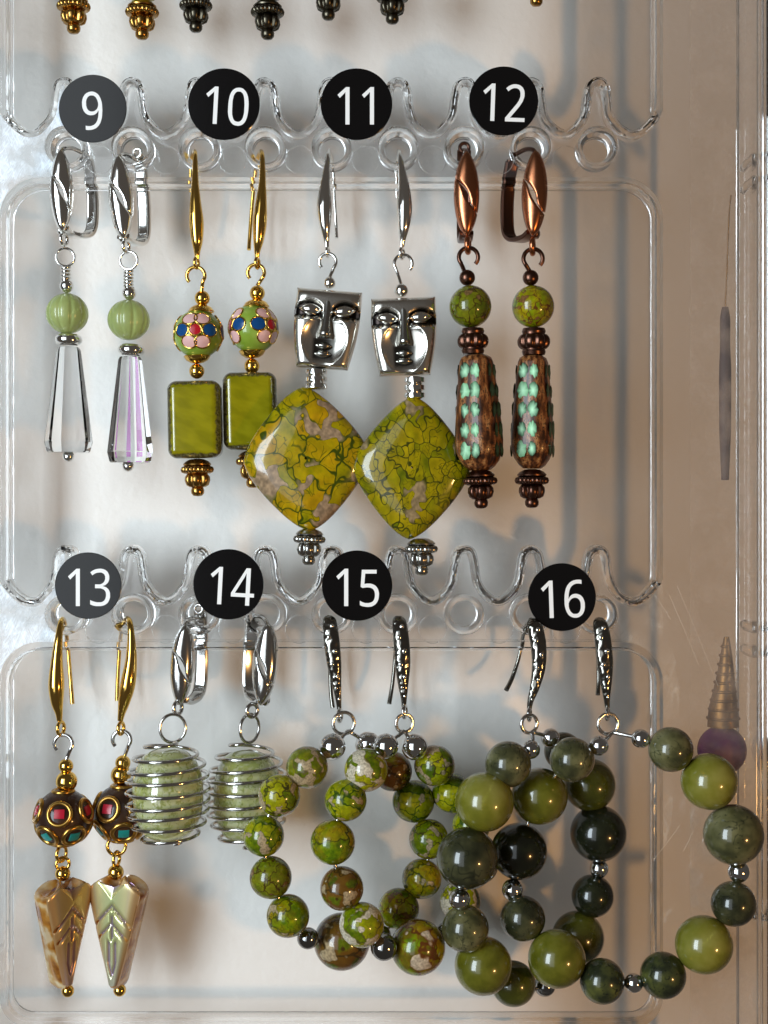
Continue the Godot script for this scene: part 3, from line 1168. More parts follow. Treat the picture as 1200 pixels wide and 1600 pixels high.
func inlay_bead(px: float, py: float, rpx: float, z: float, yaw: float, parent: Node3D):
	var r := S(rpx, z)
	var at := P(px, py, z)
	var o := part("inlaid_bead", sphere_mesh(r, 40, 24), M.brown_resin, parent, at)
	for row in 2:
		for k in 5:
			var d := lonlat(yaw + 72.0 * k + 36.0 * row, 18.0 if row == 0 else -34.0)
			sphere_wire("brass_ring", d, 0.40, 0.40, 0.0, r * 1.0, r * 0.085, 0.0, M.brass, o, at)
			patch("inlay", d, 0.19, 0.17, 0.1 * k, r, true, M.coral if row == 0 else M.turquoise, o, at, 0.03)
	for s in [1.0, -1.0]:
		part("brass_collar", torus(r * 0.36, r * 0.07, 24, 8), M.brass, o, at + Vector3(0, s * r * 0.93, 0), Basis(Vector3.RIGHT, PI / 2))


# Silver face bead: a slab whose front is a relief of brows, nose, eyes and lips.
func face_bead(corners: Array, z: float, parent: Node3D):
	var c := Vector2.ZERO
	for q in corners:
		c += q / 4.0
	var at := P(c.x, c.y, z)
	var nu := 72
	var nv := 88
	var k := S(1.0, z)
	var V := PackedVector3Array()
	var UV := PackedVector2Array()
	var IDX := PackedInt32Array()
	var COL := PackedColorArray()
	for side in 2:
		var start := V.size()
		for j in nv + 1:
			var v := float(j) / nv
			for i in nu + 1:
				var u := float(i) / nu
				var uu := u * 2.0 - 1.0
				var top: Vector2 = corners[0].lerp(corners[1], u)
				var low: Vector2 = corners[3].lerp(corners[2], u)
				var q := top.lerp(low, v) - c
				var bulge := sin(PI * v) * 5.0
				q.x += signf(uu) * absf(uu) * bulge
				var h := relief(uu, v) if side == 0 else Vector2(0.9, 0.0)
				var edge := minf(minf(1.0 - absf(uu), 1.0) * 0.5, minf(v, 1.0 - v) * 0.62)
				var round_off := sqrt(clampf(edge / 0.045, 0.0, 1.0) * (2.0 - clampf(edge / 0.045, 0.0, 1.0)))
				var zz := (h.x * 1.5 + 0.4) * round_off * MM
				V.append(Vector3(q.x * k, -q.y * k, (0.5 * MM + zz) if side == 0 else -0.5 * MM - zz))
				UV.append(Vector2(u, v))
				COL.append(Color.WHITE.lerp(Color(0.02, 0.018, 0.016), h.y))
		for j in nv:
			for i in nu:
				var a := start + j * (nu + 1) + i
				if side == 0:
					IDX.append_array([a, a + nu + 1, a + 1, a + 1, a + nu + 1, a + nu + 2])
				else:
					IDX.append_array([a, a + 1, a + nu + 1, a + 1, a + nu + 2, a + nu + 1])
	# edge wall
	var count := (nu + 1) * (nv + 1)
	var loop := []
	for i in nu:
		loop.append(i)
	for j in nv:
		loop.append(j * (nu + 1) + nu)
	for i in nu:
		loop.append(nv * (nu + 1) + nu - i)
	for j in nv:
		loop.append((nv - j) * (nu + 1))
	for n in loop.size():
		var a: int = loop[n]
		var b: int = loop[(n + 1) % loop.size()]
		IDX.append_array([a, b, a + count, b, b + count, a + count])
	var m := M.antique_silver.duplicate() as StandardMaterial3D
	m.vertex_color_use_as_albedo = true
	m.albedo_color = C(226, 222, 214)
	m.roughness = 0.2
	var o := part("face_bead", finish(V, UV, IDX, 70.0, COL), m, parent, at)
	var tall: float = (corners[3].y + corners[2].y - corners[0].y - corners[1].y) * 0.5
	var lean := tilt(rad_to_deg(atan2((corners[2].x + corners[3].x - corners[0].x - corners[1].x) * 0.5, tall)))
	var n0: Vector2 = corners[0].lerp(corners[1], 0.5).lerp(corners[3].lerp(corners[2], 0.5), 0.07)
	part("nose", nose_mesh(tall * k), M.antique_silver, o, P(n0.x, n0.y, z) + Vector3(0, 0, 1.9 * MM), lean)
	for v in [0.72, 0.825]:
		var q: Vector2 = corners[0].lerp(corners[1], 0.5).lerp(corners[3].lerp(corners[2], 0.5), v)
		part("lip", lathe_lens((13.5 if v < 0.8 else 14.5) * k, 6.2 * k, 0.0012), M.antique_silver, o, P(q.x, q.y, z) + Vector3(0, 0, 1.35 * MM), lean)
	for s in [-1.0, 1.0]:
		var u: float = 0.5 + s * 0.27
		var v := 0.27
		var q: Vector2 = corners[0].lerp(corners[1], u).lerp(corners[3].lerp(corners[2], u), v)
		part("eye", lathe_lens(18.0 * k, 9.5 * k, 0.0014), M.silver, o, P(q.x, q.y, z) + Vector3(0, 0, 1.6 * MM), tilt(s * 4.0))


# Nose of the face bead: a ridge that widens downwards.
func nose_mesh(h: float) -> ArrayMesh:
	var rings := []
	for j in 15:
		var t := j / 14.0
		var w := h * (0.055 + 0.06 * pow(t, 2.6)) * (1.0 if j < 14 else 0.85)
		var up := (0.0003 + 0.0021 * pow(t, 1.2)) * (1.0 if j < 14 else 0.7)
		var rg := []
		for i in 16:
			var a := TAU * i / 16
			rg.append(Vector3(cos(a) * w, -h * 0.56 * t, sin(a) * up if sin(a) > 0.0 else sin(a) * 0.0016))
		rings.append(rg)
	return loft(rings, false, true, 60.0)


func lathe_lens(a: float, b: float, t: float) -> ArrayMesh:
	var rings := []
	for j in 13:
		var x := lerpf(-1.0, 1.0, j / 12.0)
		var w := pow(maxf(0.0, 1.0 - x * x), 0.85) + 0.01
		var rg := []
		for i in 16:
			var an := TAU * i / 16
			rg.append(Vector3(x * a, cos(an) * b * w, sin(an) * t * pow(w, 0.6)))
		rings.append(rg)
	return loft(rings, false, true, 60.0)


func bell(x: float, w: float) -> float:
	return exp(-(x * x) / (w * w))


func relief(u: float, v: float) -> Vector2:
	# height in mm (about), patina 0..1
	var x := absf(u)
	var h := 1.0 - 0.15 * x * x
	# forehead rolls back, the sides fall away, the lower face is a hollow bowl
	h -= 0.45 * pow(clampf(1.0 - v / 0.13, 0, 1), 2.0) + 0.55 * pow(clampf((x - 0.66) / 0.34, 0, 1), 2.0)
	var bowl := clampf(1.0 - pow(x / 0.74, 2.0) - pow((v - 0.66) / 0.335, 2.0), 0, 1)
	h -= 0.80 * pow(bowl, 0.75)
	# brow arch: sockets under it
	var brow := 0.135 + 0.10 * pow(absf(x - 0.52) / 0.5, 2.0) * (1.0 if x > 0.52 else 1.5)
	var socket := clampf((v - brow) / 0.045, 0, 1) * clampf((0.40 - v) / 0.06, 0, 1) * clampf((x - 0.14) / 0.06, 0, 1) * clampf((1.02 - x) / 0.05, 0, 1)
	h -= 0.70 * socket
	var dark := socket
	# darkened floor round the mouth and beside the nose
	dark = maxf(dark, 0.85 * clampf((0.42 - x) / 0.1, 0, 1) * clampf((v - 0.60) / 0.04, 0, 1) * clampf((0.93 - v) / 0.06, 0, 1))
	dark = maxf(dark, 0.8 * clampf(1.0 - absf(x - 0.2) / 0.1, 0, 1) * clampf((v - 0.36) / 0.06, 0, 1) * clampf((0.66 - v) / 0.05, 0, 1))
	return Vector2(h, clampf(dark, 0, 1))


# Pillow shaped square bead standing on its corner.
func diamond(px: float, py: float, a: float, b: float, z: float, thick: float, turn: float, mat: Material, parent: Node3D):
	var rings := []
	var n := 96
	for lv in 21:
		var t := PI * lv / 20.0
		var s := pow(sin(t), 0.62) if lv > 0 and lv < 20 else 0.02
		var rg := []
		for i in n:
			var an := TAU * i / n
			var q := Vector2(cos(an), sin(an))
			var flat := 1.11 / pow(pow(absf(q.x), 1.08) + pow(absf(q.y), 1.08), 1.0 / 1.08)
			var k := 1.045 * pow(pow(flat, -9.0) + 1.0, -1.0 / 9.0)
			rg.append(Vector3(q.x * k * S(a, z) * s, q.y * k * S(b, z) * s, cos(t) * thick * MM * 0.5 * (1.0 - 0.1 * s)))
		rings.append(rg)
	var V := PackedVector3Array()
	var UV := PackedVector2Array()
	var IDX := PackedInt32Array()
	for rg in rings:
		for p in rg:
			V.append(p)
			UV.append(Vector2(p.x / S(a * 2.0, z) + 0.5, 0.5 - p.y / S(b * 2.0, z)))
	for j in rings.size() - 1:
		for i in n:
			var k := (i + 1) % n
			IDX.append_array([j * n + i, j * n + k, (j + 1) * n + i, j * n + k, (j + 1) * n + k, (j + 1) * n + i])
	part("diamond_bead", finish(V, UV, IDX, 180.0), mat, parent, P(px, py, z), tilt(turn))


# Long pressed glass drop with soft flat sides and green metallic ovals.
func picasso_drop(px: float, y0: float, y1: float, half: float, z: float, turn: float, roll: float, parent: Node3D):
	var rings := []
	var len := y1 - y0
	var shape := [[0.0, 0.45], [0.02, 0.62], [0.06, 0.70], [0.2, 0.78], [0.4, 0.87], [0.6, 0.96], [0.74, 1.0], [0.84, 0.97], [0.92, 0.80], [0.97, 0.62], [1.0, 0.42]]
	var n := 48
	for q in shape:
		var rg := []
		for i in n:
			var a := TAU * i / n
			var k := 1.0 / pow(pow(absf(cos(a * 1.0)), 3.2) + pow(absf(sin(a)), 3.2), 1.0 / 3.2)
			rg.append(Vector3(cos(a) * k, 0, sin(a) * k) * S(half * 0.93 * q[1], z) + Vector3(0, -S(len * q[0], z), 0))
		rings.append(rg)
	var b := tilt(roll) * Basis(Vector3.UP, deg_to_rad(turn))
	var at := P(px, y0, z)
	var o := part("glass_drop", loft(rings, false, true, 50.0), M.drop_glass, parent, at, b)
	# ovals in pairs down two faces
	for face in 4:
		for k in 5:
			for s in [-1.0, 1.0]:
				var v := 0.15 + 0.17 * k
				var rad := 0.0
				for j in shape.size() - 1:
					if v >= shape[j][0] and v <= shape[j + 1][0]:
						rad = lerpf(shape[j][1], shape[j + 1][1], (v - shape[j][0]) / (shape[j + 1][0] - shape[j][0]))
				var hw := S(half * 0.93 * rad, z)
				var pts := PackedVector3Array([Vector3(0, 0, 0.00006)])
				var uv := PackedVector2Array([Vector2.ZERO])
				var col := PackedColorArray([Color(1, 1, 1)])
				var idx := PackedInt32Array()
				for i in 18:
					var a := TAU * i / 18
					var wob := 1.0 + 0.06 * sin(i * 4.0 + k * 3.1 + face + s) + 0.05 * sin(i * 9.1 + k)
					pts.append(Vector3(cos(a) * S(7.4, z) * wob, sin(a) * S(12.5, z) * wob, -0.00004 + 0.00005 * sin(i * 5.1 + k * 2.0)))
					uv.append(Vector2.ZERO)
					var g := 0.33 + 0.17 * sin(i * 2.9 + k) + 0.25 * sin(k * 2.3 + face + s)
					col.append(Color(g * 0.66, g * 0.8, g * 0.66))
					idx.append_array([0, 1 + i, 1 + (i + 1) % 18])
				var fb := Basis(Vector3.UP, PI / 2 * face)
				var grow := 1.04 + 0.14 * sin(k * 4.7 + face * 1.9 + s * 0.8 + px)
				var ov := MeshInstance3D.new()
				ov.name = "green_oval"
				ov.mesh = finish(pts, uv, idx, 180.0, col)
				ov.material_override = M.green_foil
				ov.transform = Transform3D(fb.scaled_local(Vector3(grow, 0.9 * grow + 0.1, 1)), fb * Vector3(s * S(8.3, z), 0, hw + 0.00008) + Vector3(0, -S(len * v, z), 0))
				o.add_child(ov, true)


func fluted_rondelle(px: float, py: float, rx: float, h: float, z: float, mat: Material, parent: Node3D):
	var k := S(1.0, z)
	var o := part("rondelle", lathe([Vector2(0.35, 0.5), Vector2(0.66, 0.47), Vector2(0.72, 0.36), Vector2(0.66, 0.26), Vector2(0.66, -0.26), Vector2(0.72, -0.36), Vector2(0.66, -0.47), Vector2(0.35, -0.5)].map(func(v): return Vector2(v.x * rx * k, v.y * h * k)), 32, null, 35.0), mat, parent, P(px, py, z))
	var prof := []
	for j in 11:
		var a := PI * j / 10.0
		prof.append(Vector2((0.68 + 0.32 * sin(a)) * rx * k, cos(a) * 0.26 * h * k))
	part("fluted_band", lathe(prof, 96, func(a, j): return 1.0 - 0.13 * pow(absf(cos(a * 4.0)), 6.0), 60.0), mat, o, P(px, py, z))


# Spiral wire cage with a pale green stone inside.
func caged_stone(px: float, y0: float, y1: float, rpx: float, stone_r: float, z: float, turn: float, parent: Node3D):
	var at := P(px, (y0 + y1) / 2, z)
	var h := S(y1 - y0, z)
	var pts := []
	var turns := 9.0
	var n := 360
	for k in n + 1:
		var t := float(k) / n
		var y := lerpf(0.5, -0.5, t)
		var r := pow(maxf(0.0, 1.0 - pow(absf(y * 2.0), 2.6)), 0.5) * 0.84 + 0.16
		var a := TAU * turns * t + turn
		pts.append(Vector3(cos(a) * r * S(rpx, z), y * h + 0.0002 * sin(a * 0.7), sin(a) * r * S(rpx, z)))
	part("cage_wire", tube(pts, S(3.0, z), 8, false, 180.0), M.steel, parent, at)
	var bump := noise(FastNoiseLite.TYPE_CELLULAR, 1.1, 77 + int(px), 1)
	bump.cellular_return_type = FastNoiseLite.RETURN_DISTANCE
	var rings := []
	for j in 33:
		var a := PI * j / 32.0
		var rg := []
		for i in 56:
			var b := TAU * i / 56
			var d := Vector3(pow(absf(sin(a)), 0.6) * cos(b), cos(a), pow(absf(sin(a)), 0.6) * sin(b))
			rg.append(Vector3(d.x * S(stone_r, z), d.y * h * 0.455, d.z * S(stone_r, z)) * (1.0 + 0.06 * bump.get_noise_3dv(d)))
		rings.append(rg)
	part("stone", loft(rings, false, true, 60.0), M.stone, parent, at - Vector3(0, h * 0.01, 0), Basis(Vector3.UP, turn))


# Leaf heart: two lobes above, point below, veins pressed into an iridescent face.
func leaf_heart(px: float, y0: float, y1: float, half: float, z: float, yaw: float, roll: float, sheen: Color, parent: Node3D):
	var k := S(1.0, z)
	var h := (y1 - y0) * k
	var w := half * k
	var at := P(px, (y0 + y1) / 2, z)
	var b := tilt(roll) * Basis(Vector3.UP, deg_to_rad(yaw))
	var thick := 0.0024
	for layer in 2:
		var rings := []
		var nv := 60
		var nu := 44
		for j in nv + 1:
			var v := float(j) / nv
			var rg := []
			for side in 2:
				for i in nu + 1:
					var u := (float(i) / nu * 2.0 - 1.0) * (1.0 if side == 0 else -1.0)
					var uu := u * (0.95 if layer == 1 else 1.0)
					var vv := (0.045 + v * 0.90) if layer == 1 else v
					var top := 0.5 * h - 0.15 * h * pow(maxf(0.0, 1.0 - absf(uu) / 0.55), 1.2) - 0.08 * h * pow(clampf((absf(uu) - 0.55) / 0.45, 0, 1), 2.0)
					var y := lerpf(top, -0.5 * h, vv)
					var wide := w * (0.085 + 0.915 * pow(1.0 - vv, 0.92)) * (1.0 - 0.55 * pow(maxf(0.0, 0.10 - vv) / 0.10, 2.0))
					var x := uu * wide
					var e := minf(1.0 - absf(uu), 1.0)
					var lip := sqrt(clampf(e / 0.18, 0, 1) * (2.0 - clampf(e / 0.18, 0, 1)))
					var ends := sqrt(clampf(minf(vv, 1.0 - vv) / 0.06, 0, 1) * (2.0 - clampf(minf(vv, 1.0 - vv) / 0.06, 0, 1)))
					var zz := thick * (0.12 + 0.88 * lip) * (0.25 + 0.75 * ends)
					if layer == 1:
						zz = thick + 0.00050
						var g := 0.0
						var ax := absf(x / k)
						g = bell(x / k, 2.6) * clampf((vv - 0.20) / 0.04, 0, 1) * clampf((0.50 - vv) / 0.05, 0, 1)
						g = maxf(g, bell(ax - 5.5 * clampf((0.84 - vv) / 0.1, 0, 1), 2.6) * clampf((vv - 0.50) / 0.03, 0, 1) * clampf((0.86 - vv) / 0.03, 0, 1))
						for c in 2:
							var line: float = (0.5 - y / h) - ([0.25, 0.40][c] + ax * 0.0058)
							g = maxf(g, bell(line / 0.016, 1.0) * clampf(([34.0, 27.0][c] - ax) / 4.0, 0, 1))
						zz -= 0.00042 * g
						zz -= 0.0008 * pow(clampf(absf(uu) / 0.95, 0, 1), 5.0)
						if side == 1:
							zz = thick - 0.0012
					rg.append(Vector3(x, y, zz if side == 0 else (-zz if layer == 0 else zz)))
			rings.append(rg)
		if layer == 0:
			part("heart_bead", loft(rings, false, true, 60.0), M.amber_glass, parent, at, b)
		else:
			var tint := func(p: Vector3) -> Color:
				var t := p.y / h + 0.5
				var c := lin(sheen).lerp(lin(C(214, 186, 128)), clampf(absf(p.x) / w * 1.2, 0, 1))
				c = c.lerp(lin(C(190, 160, 190)), clampf(0.45 - t, 0, 0.4))
				var deep := clampf((thick + 0.00045 - p.z) / 0.0004, 0, 1)
				var inner := clampf((w * (0.12 + 0.62 * t) - absf(p.x)) / (w * 0.08), 0, 1)
				return c.lerp(lin(C(140, 104, 150)), deep * 0.9 * inner).lerp(lin(C(196, 140, 78)), deep * 0.7 * (1.0 - inner))
			var o := part("leaf_face", loft(rings, false, true, 60.0, tint), M.iris, parent, at, b)
			o.set_meta("label", "iridescent pressed leaf face of the heart bead")


# Tapered fish hook set with small stones: textured blade in front, plain wire behind.
func pave_hook(front: Array, back: Array, mat: Material, parent: Node3D):
	var pos := []
	var rad := []
	for p in front:
		pos.append(P(p[0], p[1], p[2]))
		rad.append(S(p[3], p[2]))
	var pts := smooth(pos, 14)
	var rr := smooth(rad, 14)
	var o: Vector3 = pts[0]
	var n := pts.size()
	var rings := []
	var pit := noise(FastNoiseLite.TYPE_CELLULAR, 1100.0, 7, 1)
	pit.cellular_return_type = FastNoiseLite.RETURN_DISTANCE
	for j in n:
		var d: Vector3 = (pts[mini(j + 1, n - 1)] - pts[maxi(j - 1, 0)]).normalized()
		var across := Vector3.RIGHT - d * d.x
		across = across.normalized()
		var out := across.cross(d).normalized()
		var rg := []
		for i in 26:
			var a := TAU * i / 26
			var q: Vector3 = pts[j] + across * cos(a) * rr[j] + out * sin(a) * rr[j] * 0.62
			var bump := (pit.get_noise_3dv(q) + 0.5) * 0.00030 if rr[j] > S(6.0, 2.0) and absf(sin(a)) > 0.25 else 0.0
			rg.append(q - o + out * signf(sin(a)) * bump)
		rings.append(rg)
	part("hook_blade", loft(rings, false, true, 38.0), mat, parent, o)
	wire_path("hook_wire", back, mat, parent)
	# stones down the middle
	for k in 7:
		var j := int(lerpf(n * 0.22, n * 0.80, k / 6.0))
		var r: float = maxf(rr[j] * 0.34, 0.0003)
		part("small_stone", ball_mesh, M.silver, parent, pts[j] + Vector3(rr[j] * 0.25 * (1 if k % 2 == 0 else -1), 0, rr[j] * 0.55), Basis.from_scale(Vector3(r, r, r * 0.7)))


# Round hoop of beads on a wire. beads: [px, py, r, z, material]
func hoop(beads: Array, top: Array, wire: Material, parent: Node3D):
	var pts := [P(top[0], top[1], top[2])]
	var n := 0
	for q in beads:
		pts.append(P(q[0], q[1], q[3]))
		if q[2] < 0:
			continue
		var small: bool = q[2] < 25
		var b := Basis.from_euler(Vector3(n * 1.7, n * 2.3, n * 0.9))
		var o := ball("metal_bead" if small else "round_bead", q[0], q[1], q[2], q[3], q[4], parent, b, not small)
		n += 1
	pts.append(pts[0])
	var o: Vector3 = pts[0]
	var local := []
	for p in smooth(pts, 4):
		local.append(p - o)
	part("hoop_wire", tube(local, 0.00038, 8, false, 180.0), wire, parent, o)


# =================================================================== the earrings
func make_top_row():
	var base := [[115, -7, M.antique_gold, "antique gold finial at the top edge, leftmost of the top row", 1.02, M.lime_bead], [222, 2, M.antique_gold, "antique gold finial at the top edge, second from the left", 1.02, M.lime_bead], [306, -8, M.bronze, "dark bronze finial at the top edge, beside the gold pair", 1.0, M.jades[3]], [418, 2, M.bronze, "dark bronze finial hanging lowest of the top row", 1.02, M.jades[3]], [513, -27, M.bronze, "brown bronze finial at the top edge, barely showing above sticker 11", 1.0, M.rust], [613, -21, M.bronze, "brown bronze finial at the top edge, right of the four darker ones", 1.0, M.rust], [838, -46, M.antique_gold, "tiny gold finial tip at the top edge above sticker 12", 0.95, M.lime_bead]]
	for d in base:
		var at := P(d[0], d[1] + 59, 3)
		var t := thing("cut_off_earring", d[3], "earring", at, "earrings cut off by the top edge")
		finial(d[0], d[1], d[4], 3, d[2], t)
		ball("bead", d[0], d[1] - 31, 33, 3, d[5], t, Basis.IDENTITY, true)


func make_pair_nine():
	var t := thing("crystal_drop_earring", "silver leverback earring with green melon bead and clear crystal drop, at far left", "earring", P(107, 722, 3), "pair of crystal drop earrings")
	leverback(96, 298, 18, 65, 1.0, 24, M.silver, M.silver, t)
	ring("small_ring", 100, 374, 9, 3, 3, M.silver, t, 70)
	ring("eye_loop", 102, 402, 14, 2.2, 3, M.silver, t, 8)
	coil(103, 418, 440, 6.5, 2.1, 4.0, 3, M.silver, t)
	ball("ball", 104, 447, 11, 3, M.silver, t)
	melon(105, 490, 33, 3, t)
	disc("spacer", 107, 531, 21, 9, 3, M.silver, t, -2)
	crystal(107, 543, 707, 19, 37, 3, t, 0.1, -1)
	ball("ball", 107, 713, 9, 3, M.silver, t)
	t = thing("crystal_drop_earring", "silver leverback earring whose crystal drop flashes pink, beside the leftmost one", "earring", P(200, 735, 3), "pair of crystal drop earrings")
	leverback(189, 309, 19, 66, 3.5, 16, M.silver, M.silver, t, 3.0, 1.26)
	ring("small_ring", 197, 385, 9, 3, 3, M.silver, t, 70)
	ring("eye_loop", 201, 407, 14, 2.2, 3, M.silver, t, -8)
	coil(201, 424, 450, 6.5, 2.1, 5.0, 3, M.silver, t)
	ball("ball", 202, 458, 11, 3, M.silver, t)
	melon(201, 500, 33, 3, t)
	disc("spacer", 205, 547, 21, 9, 3, M.silver, t, -3)
	crystal(203, 558, 723, 19, 37, 3, t, 0.42, 6)
	ball("ball", 200, 728, 9, 3, M.silver, t)


func gold_bead_stack(x: float, y: float, yaw: float, lift: float, rect_x: float, rect_y: float, z: float, turn: float, t: Node3D):
	ball("ball", x + 6, y - 56, 12, z, M.gold, t)
	part("bead_cap", lathe([Vector2(4, 9), Vector2(10, 8), Vector2(17, 4), Vector2(21, -2), Vector2(20, -3.4), Vector2(10, 1), Vector2(4, 2)].map(func(v): return v * S(1.0, z)), 32), M.gold, t, P(x + 4, y - 37, z), tilt(2))
	cloisonne(x, y, 38, z, yaw, lift, t)
	part("bead_cap", lathe([Vector2(4, -9), Vector2(10, -8), Vector2(17, -4), Vector2(21, 2), Vector2(20, 3.4), Vector2(10, -1), Vector2(4, -2)].map(func(v): return v * S(1.0, z)), 32), M.gold, t, P(x - 2, y + 37, z), tilt(2))
	ball("ball", lerpf(x, rect_x, 0.5), y + 58, 12, z, M.gold, t)
	part("glass_tile", rounded_box(S(84, z), S(121, z), 0.0060, 0.0019), M.tile_glass, t, P(rect_x, rect_y, z), tilt(1.0) * Basis(Vector3.UP, deg_to_rad(turn)))
	finial(rect_x + 3, rect_y + 61, 1.0, z, M.antique_gold, t, 1)


func make_pair_ten():
	var t := thing("gold_enamel_earring", "gold hook earring with enamel flower bead and olive glass tile, left one", "earring", P(311, 780, 2), "pair of gold enamel earrings")
	wire_path("hook", [[298, 300, -8.5, 2.6], [298, 262, -8.3, 2.8], [300, 244, -6.5, 3], [303, 237, -3, 3.2], [305, 238, 0.2, 3.4], [305, 250, 2.2, 4], [305, 285, 3, 5.6], [305.5, 318, 3.3, 9], [307, 348, 3.3, 11.5], [308, 376, 3, 9], [308, 394, 2.6, 5], [308, 404, 2.4, 3.6]], M.gold, t, 6, 16)
	ring("hook_ring", 307, 411, 8, 2.6, 2.2, M.gold, t, 75)
	eye_loop(306, 431, 14, 315, 456, 3, 2, M.gold, t, 1.0)
	gold_bead_stack(310, 522, 0, 4, 305, 656, 1.0, 0, t)
	t = thing("gold_enamel_earring", "gold hook earring with turned enamel flower bead, its tile tucked behind the jasper diamond", "earring", P(385, 795, 0), "pair of gold enamel earrings")
	wire_path("hook", [[389, 390, -8.0, 3.2], [390, 372, -8.6, 3], [394, 320, -9, 3], [399, 270, -8.6, 3], [403, 246, -6.5, 3], [407, 237, -3, 3.2], [409, 238, 0.2, 3.4], [410, 250, 2.2, 4], [410, 285, 3, 5.6], [408, 318, 3.3, 9], [406, 348, 3.3, 11], [404, 374, 3, 8.6], [402, 392, 2.6, 5], [402, 402, 2.4, 3.6]], M.gold, t, 6, 16)
	ring("hook_ring", 402, 411, 8, 2.6, 2.0, M.gold, t, 75)
	eye_loop(400, 426, 13, 402, 446, 3, 1.5, M.gold, t, 1.0)
	gold_bead_stack(396, 514, 52, 6, 391, 643, -1.5, 4, t)


func make_pair_eleven():
	var t := thing("face_earring", "silver face bead earring above a green and tan jasper diamond, left one", "earring", P(485, 890, 4.5), "pair of face earrings")
	wire_path("hook", [[526, 372, -8.4, 2.8], [525, 350, -9, 2.6], [522, 300, -9, 2.6], [520, 258, -8.2, 2.6], [517, 242, -5, 2.8], [514, 236, -2, 3], [513, 239, 0.4, 3.4], [511, 258, 2.4, 5], [508, 290, 3.2, 8.6], [507, 324, 3.6, 12.5], [508, 352, 3.4, 9.6], [510, 374, 3, 5], [511, 386, 2.8, 3.6]], M.silver, t, 6, 18)
	ring("hook_ring", 512, 394, 7, 2.4, 2.6, M.silver, t, 78)
	eye_loop(512, 409, 13, 515, 434, 2.8, 2.6, M.silver, t, 1.0, 3.5)
	ball("ball", 515, 442, 9.5, 3.5, M.silver, t)
	face_bead([Vector2(465, 450), Vector2(566, 458), Vector2(543, 579), Vector2(463, 573)], 4.5, t)
	ribbed_column(494, 576, 609, 17, 4.5, M.silver, t)
	diamond(479, 717, 98, 112, 4.5, 6.6, 3, M.cab_a, t)
	finial(484, 826, 0.98, 4.5, M.antique_silver, t, -2)
	t = thing("face_earring", "silver face bead earring above a finely veined green jasper diamond, right one", "earring", P(658, 905, 6), "pair of face earrings")
	wire_path("hook", [[620, 310, -8.6, 2.6], [619, 270, -8.6, 2.6], [620, 250, -7.5, 2.6], [622, 241, -5, 2.8], [623, 236, -2, 3], [624, 239, 0.4, 3.4], [627, 258, 2.4, 5], [631, 290, 3.2, 9], [632, 324, 3.6, 12.5], [631, 352, 3.4, 10], [629, 374, 3, 5.4], [628, 386, 2.8, 3.8]], M.silver, t, 6, 18)
	ring("hook_ring", 628, 396, 8, 2.6, 2.8, M.silver, t, 70)
	eye_loop(630, 412, 14, 627, 446, 2.8, 3.2, M.silver, t, -1.0, 5.0)
	ball("ball", 627, 454, 11, 5.0, M.silver, t)
	face_bead([Vector2(580, 468), Vector2(680, 464), Vector2(672, 586), Vector2(593, 588)], 6.0, t)
	ribbed_column(648, 588, 624, 16, 6.0, M.silver, t)
	diamond(643, 731, 91, 111, 6.0, 6.4, -2, M.cab_b, t)
	finial(658, 841, 1.0, 6.0, M.antique_silver, t, 1)


func ribbed_column(px: float, y0: float, y1: float, half: float, z: float, mat: Material, parent: Node3D):
	var prof := [Vector2(half * 0.3, 0)]
	var h := y1 - y0
	for k in 3:
		var a := h * k / 3.0
		for q in [[0.02, 0.72], [0.06, 1.0], [0.26, 1.0], [0.30, 0.78]]:
			prof.append(Vector2(half * q[1], -(a + h * q[0])))
	prof.append(Vector2(half * 0.3, -h))
	part("ribbed_column", lathe(prof.map(func(v): return v * S(1.0, z)), 40, func(a, j): return 1.0 - 0.05 * absf(sin(a * 7.0)), 30.0), mat, parent, P(px, y0, z))


func make_pair_twelve():
	var t := thing("copper_leverback_earring", "copper leverback earring with long brown and green glass drop, touching the jasper diamond", "earring", P(752, 797, 10), "pair of copper leverback earrings")
	leverback(729, 303, 20, 66, 0, 0, M.copper, M.dark_copper, t, 4.0, 1.32)
	ring("small_ring", 731, 383, 11, 4.5, 4, M.copper, t, 80)
	eye_loop(732, 402, 15, 727, 427, 3.4, 5.0, M.dark_copper, t, -1.0, 7.0)
	ball("ball", 730, 434, 12.5, 7, M.dark_copper, t)
	ball("jasper_bead", 735, 479, 33, 8.5, M.jaspers[7], t, Basis.from_euler(Vector3(0.4, 2.0, 0)), true)
	fluted_rondelle(739, 533, 25, 42, 9.5, M.dark_copper, t)
	picasso_drop(744, 555, 735, 37, 10, -28, 2.0, t)
	finial(750, 734, 1.04, 10, M.dark_copper, t, 2)
	t = thing("copper_leverback_earring", "copper leverback earring whose clasp is turned to show its dark back bar", "earring", P(831, 795, 4), "pair of copper leverback earrings")
	leverback(835, 302, 20, 67, -2, -26, M.copper, M.dark_copper, t, 4.0)
	ring("small_ring", 832, 385, 11, 4.5, 4, M.copper, t, 80)
	eye_loop(833, 404, 15, 830, 427, 3.4, 4, M.dark_copper, t, -1.0)
	ball("ball", 829, 434, 12.5, 4, M.dark_copper, t)
	ball("jasper_bead", 833, 479, 33, 4, M.jaspers[6], t, Basis.from_euler(Vector3(0.2, 0.7, 0.4)), true)
	fluted_rondelle(834, 534, 26, 44, 4, M.dark_copper, t)
	picasso_drop(833, 556, 732, 34, 4, -22, -0.5, t)
	finial(831, 733, 1.04, 4, M.dark_copper, t, 0)


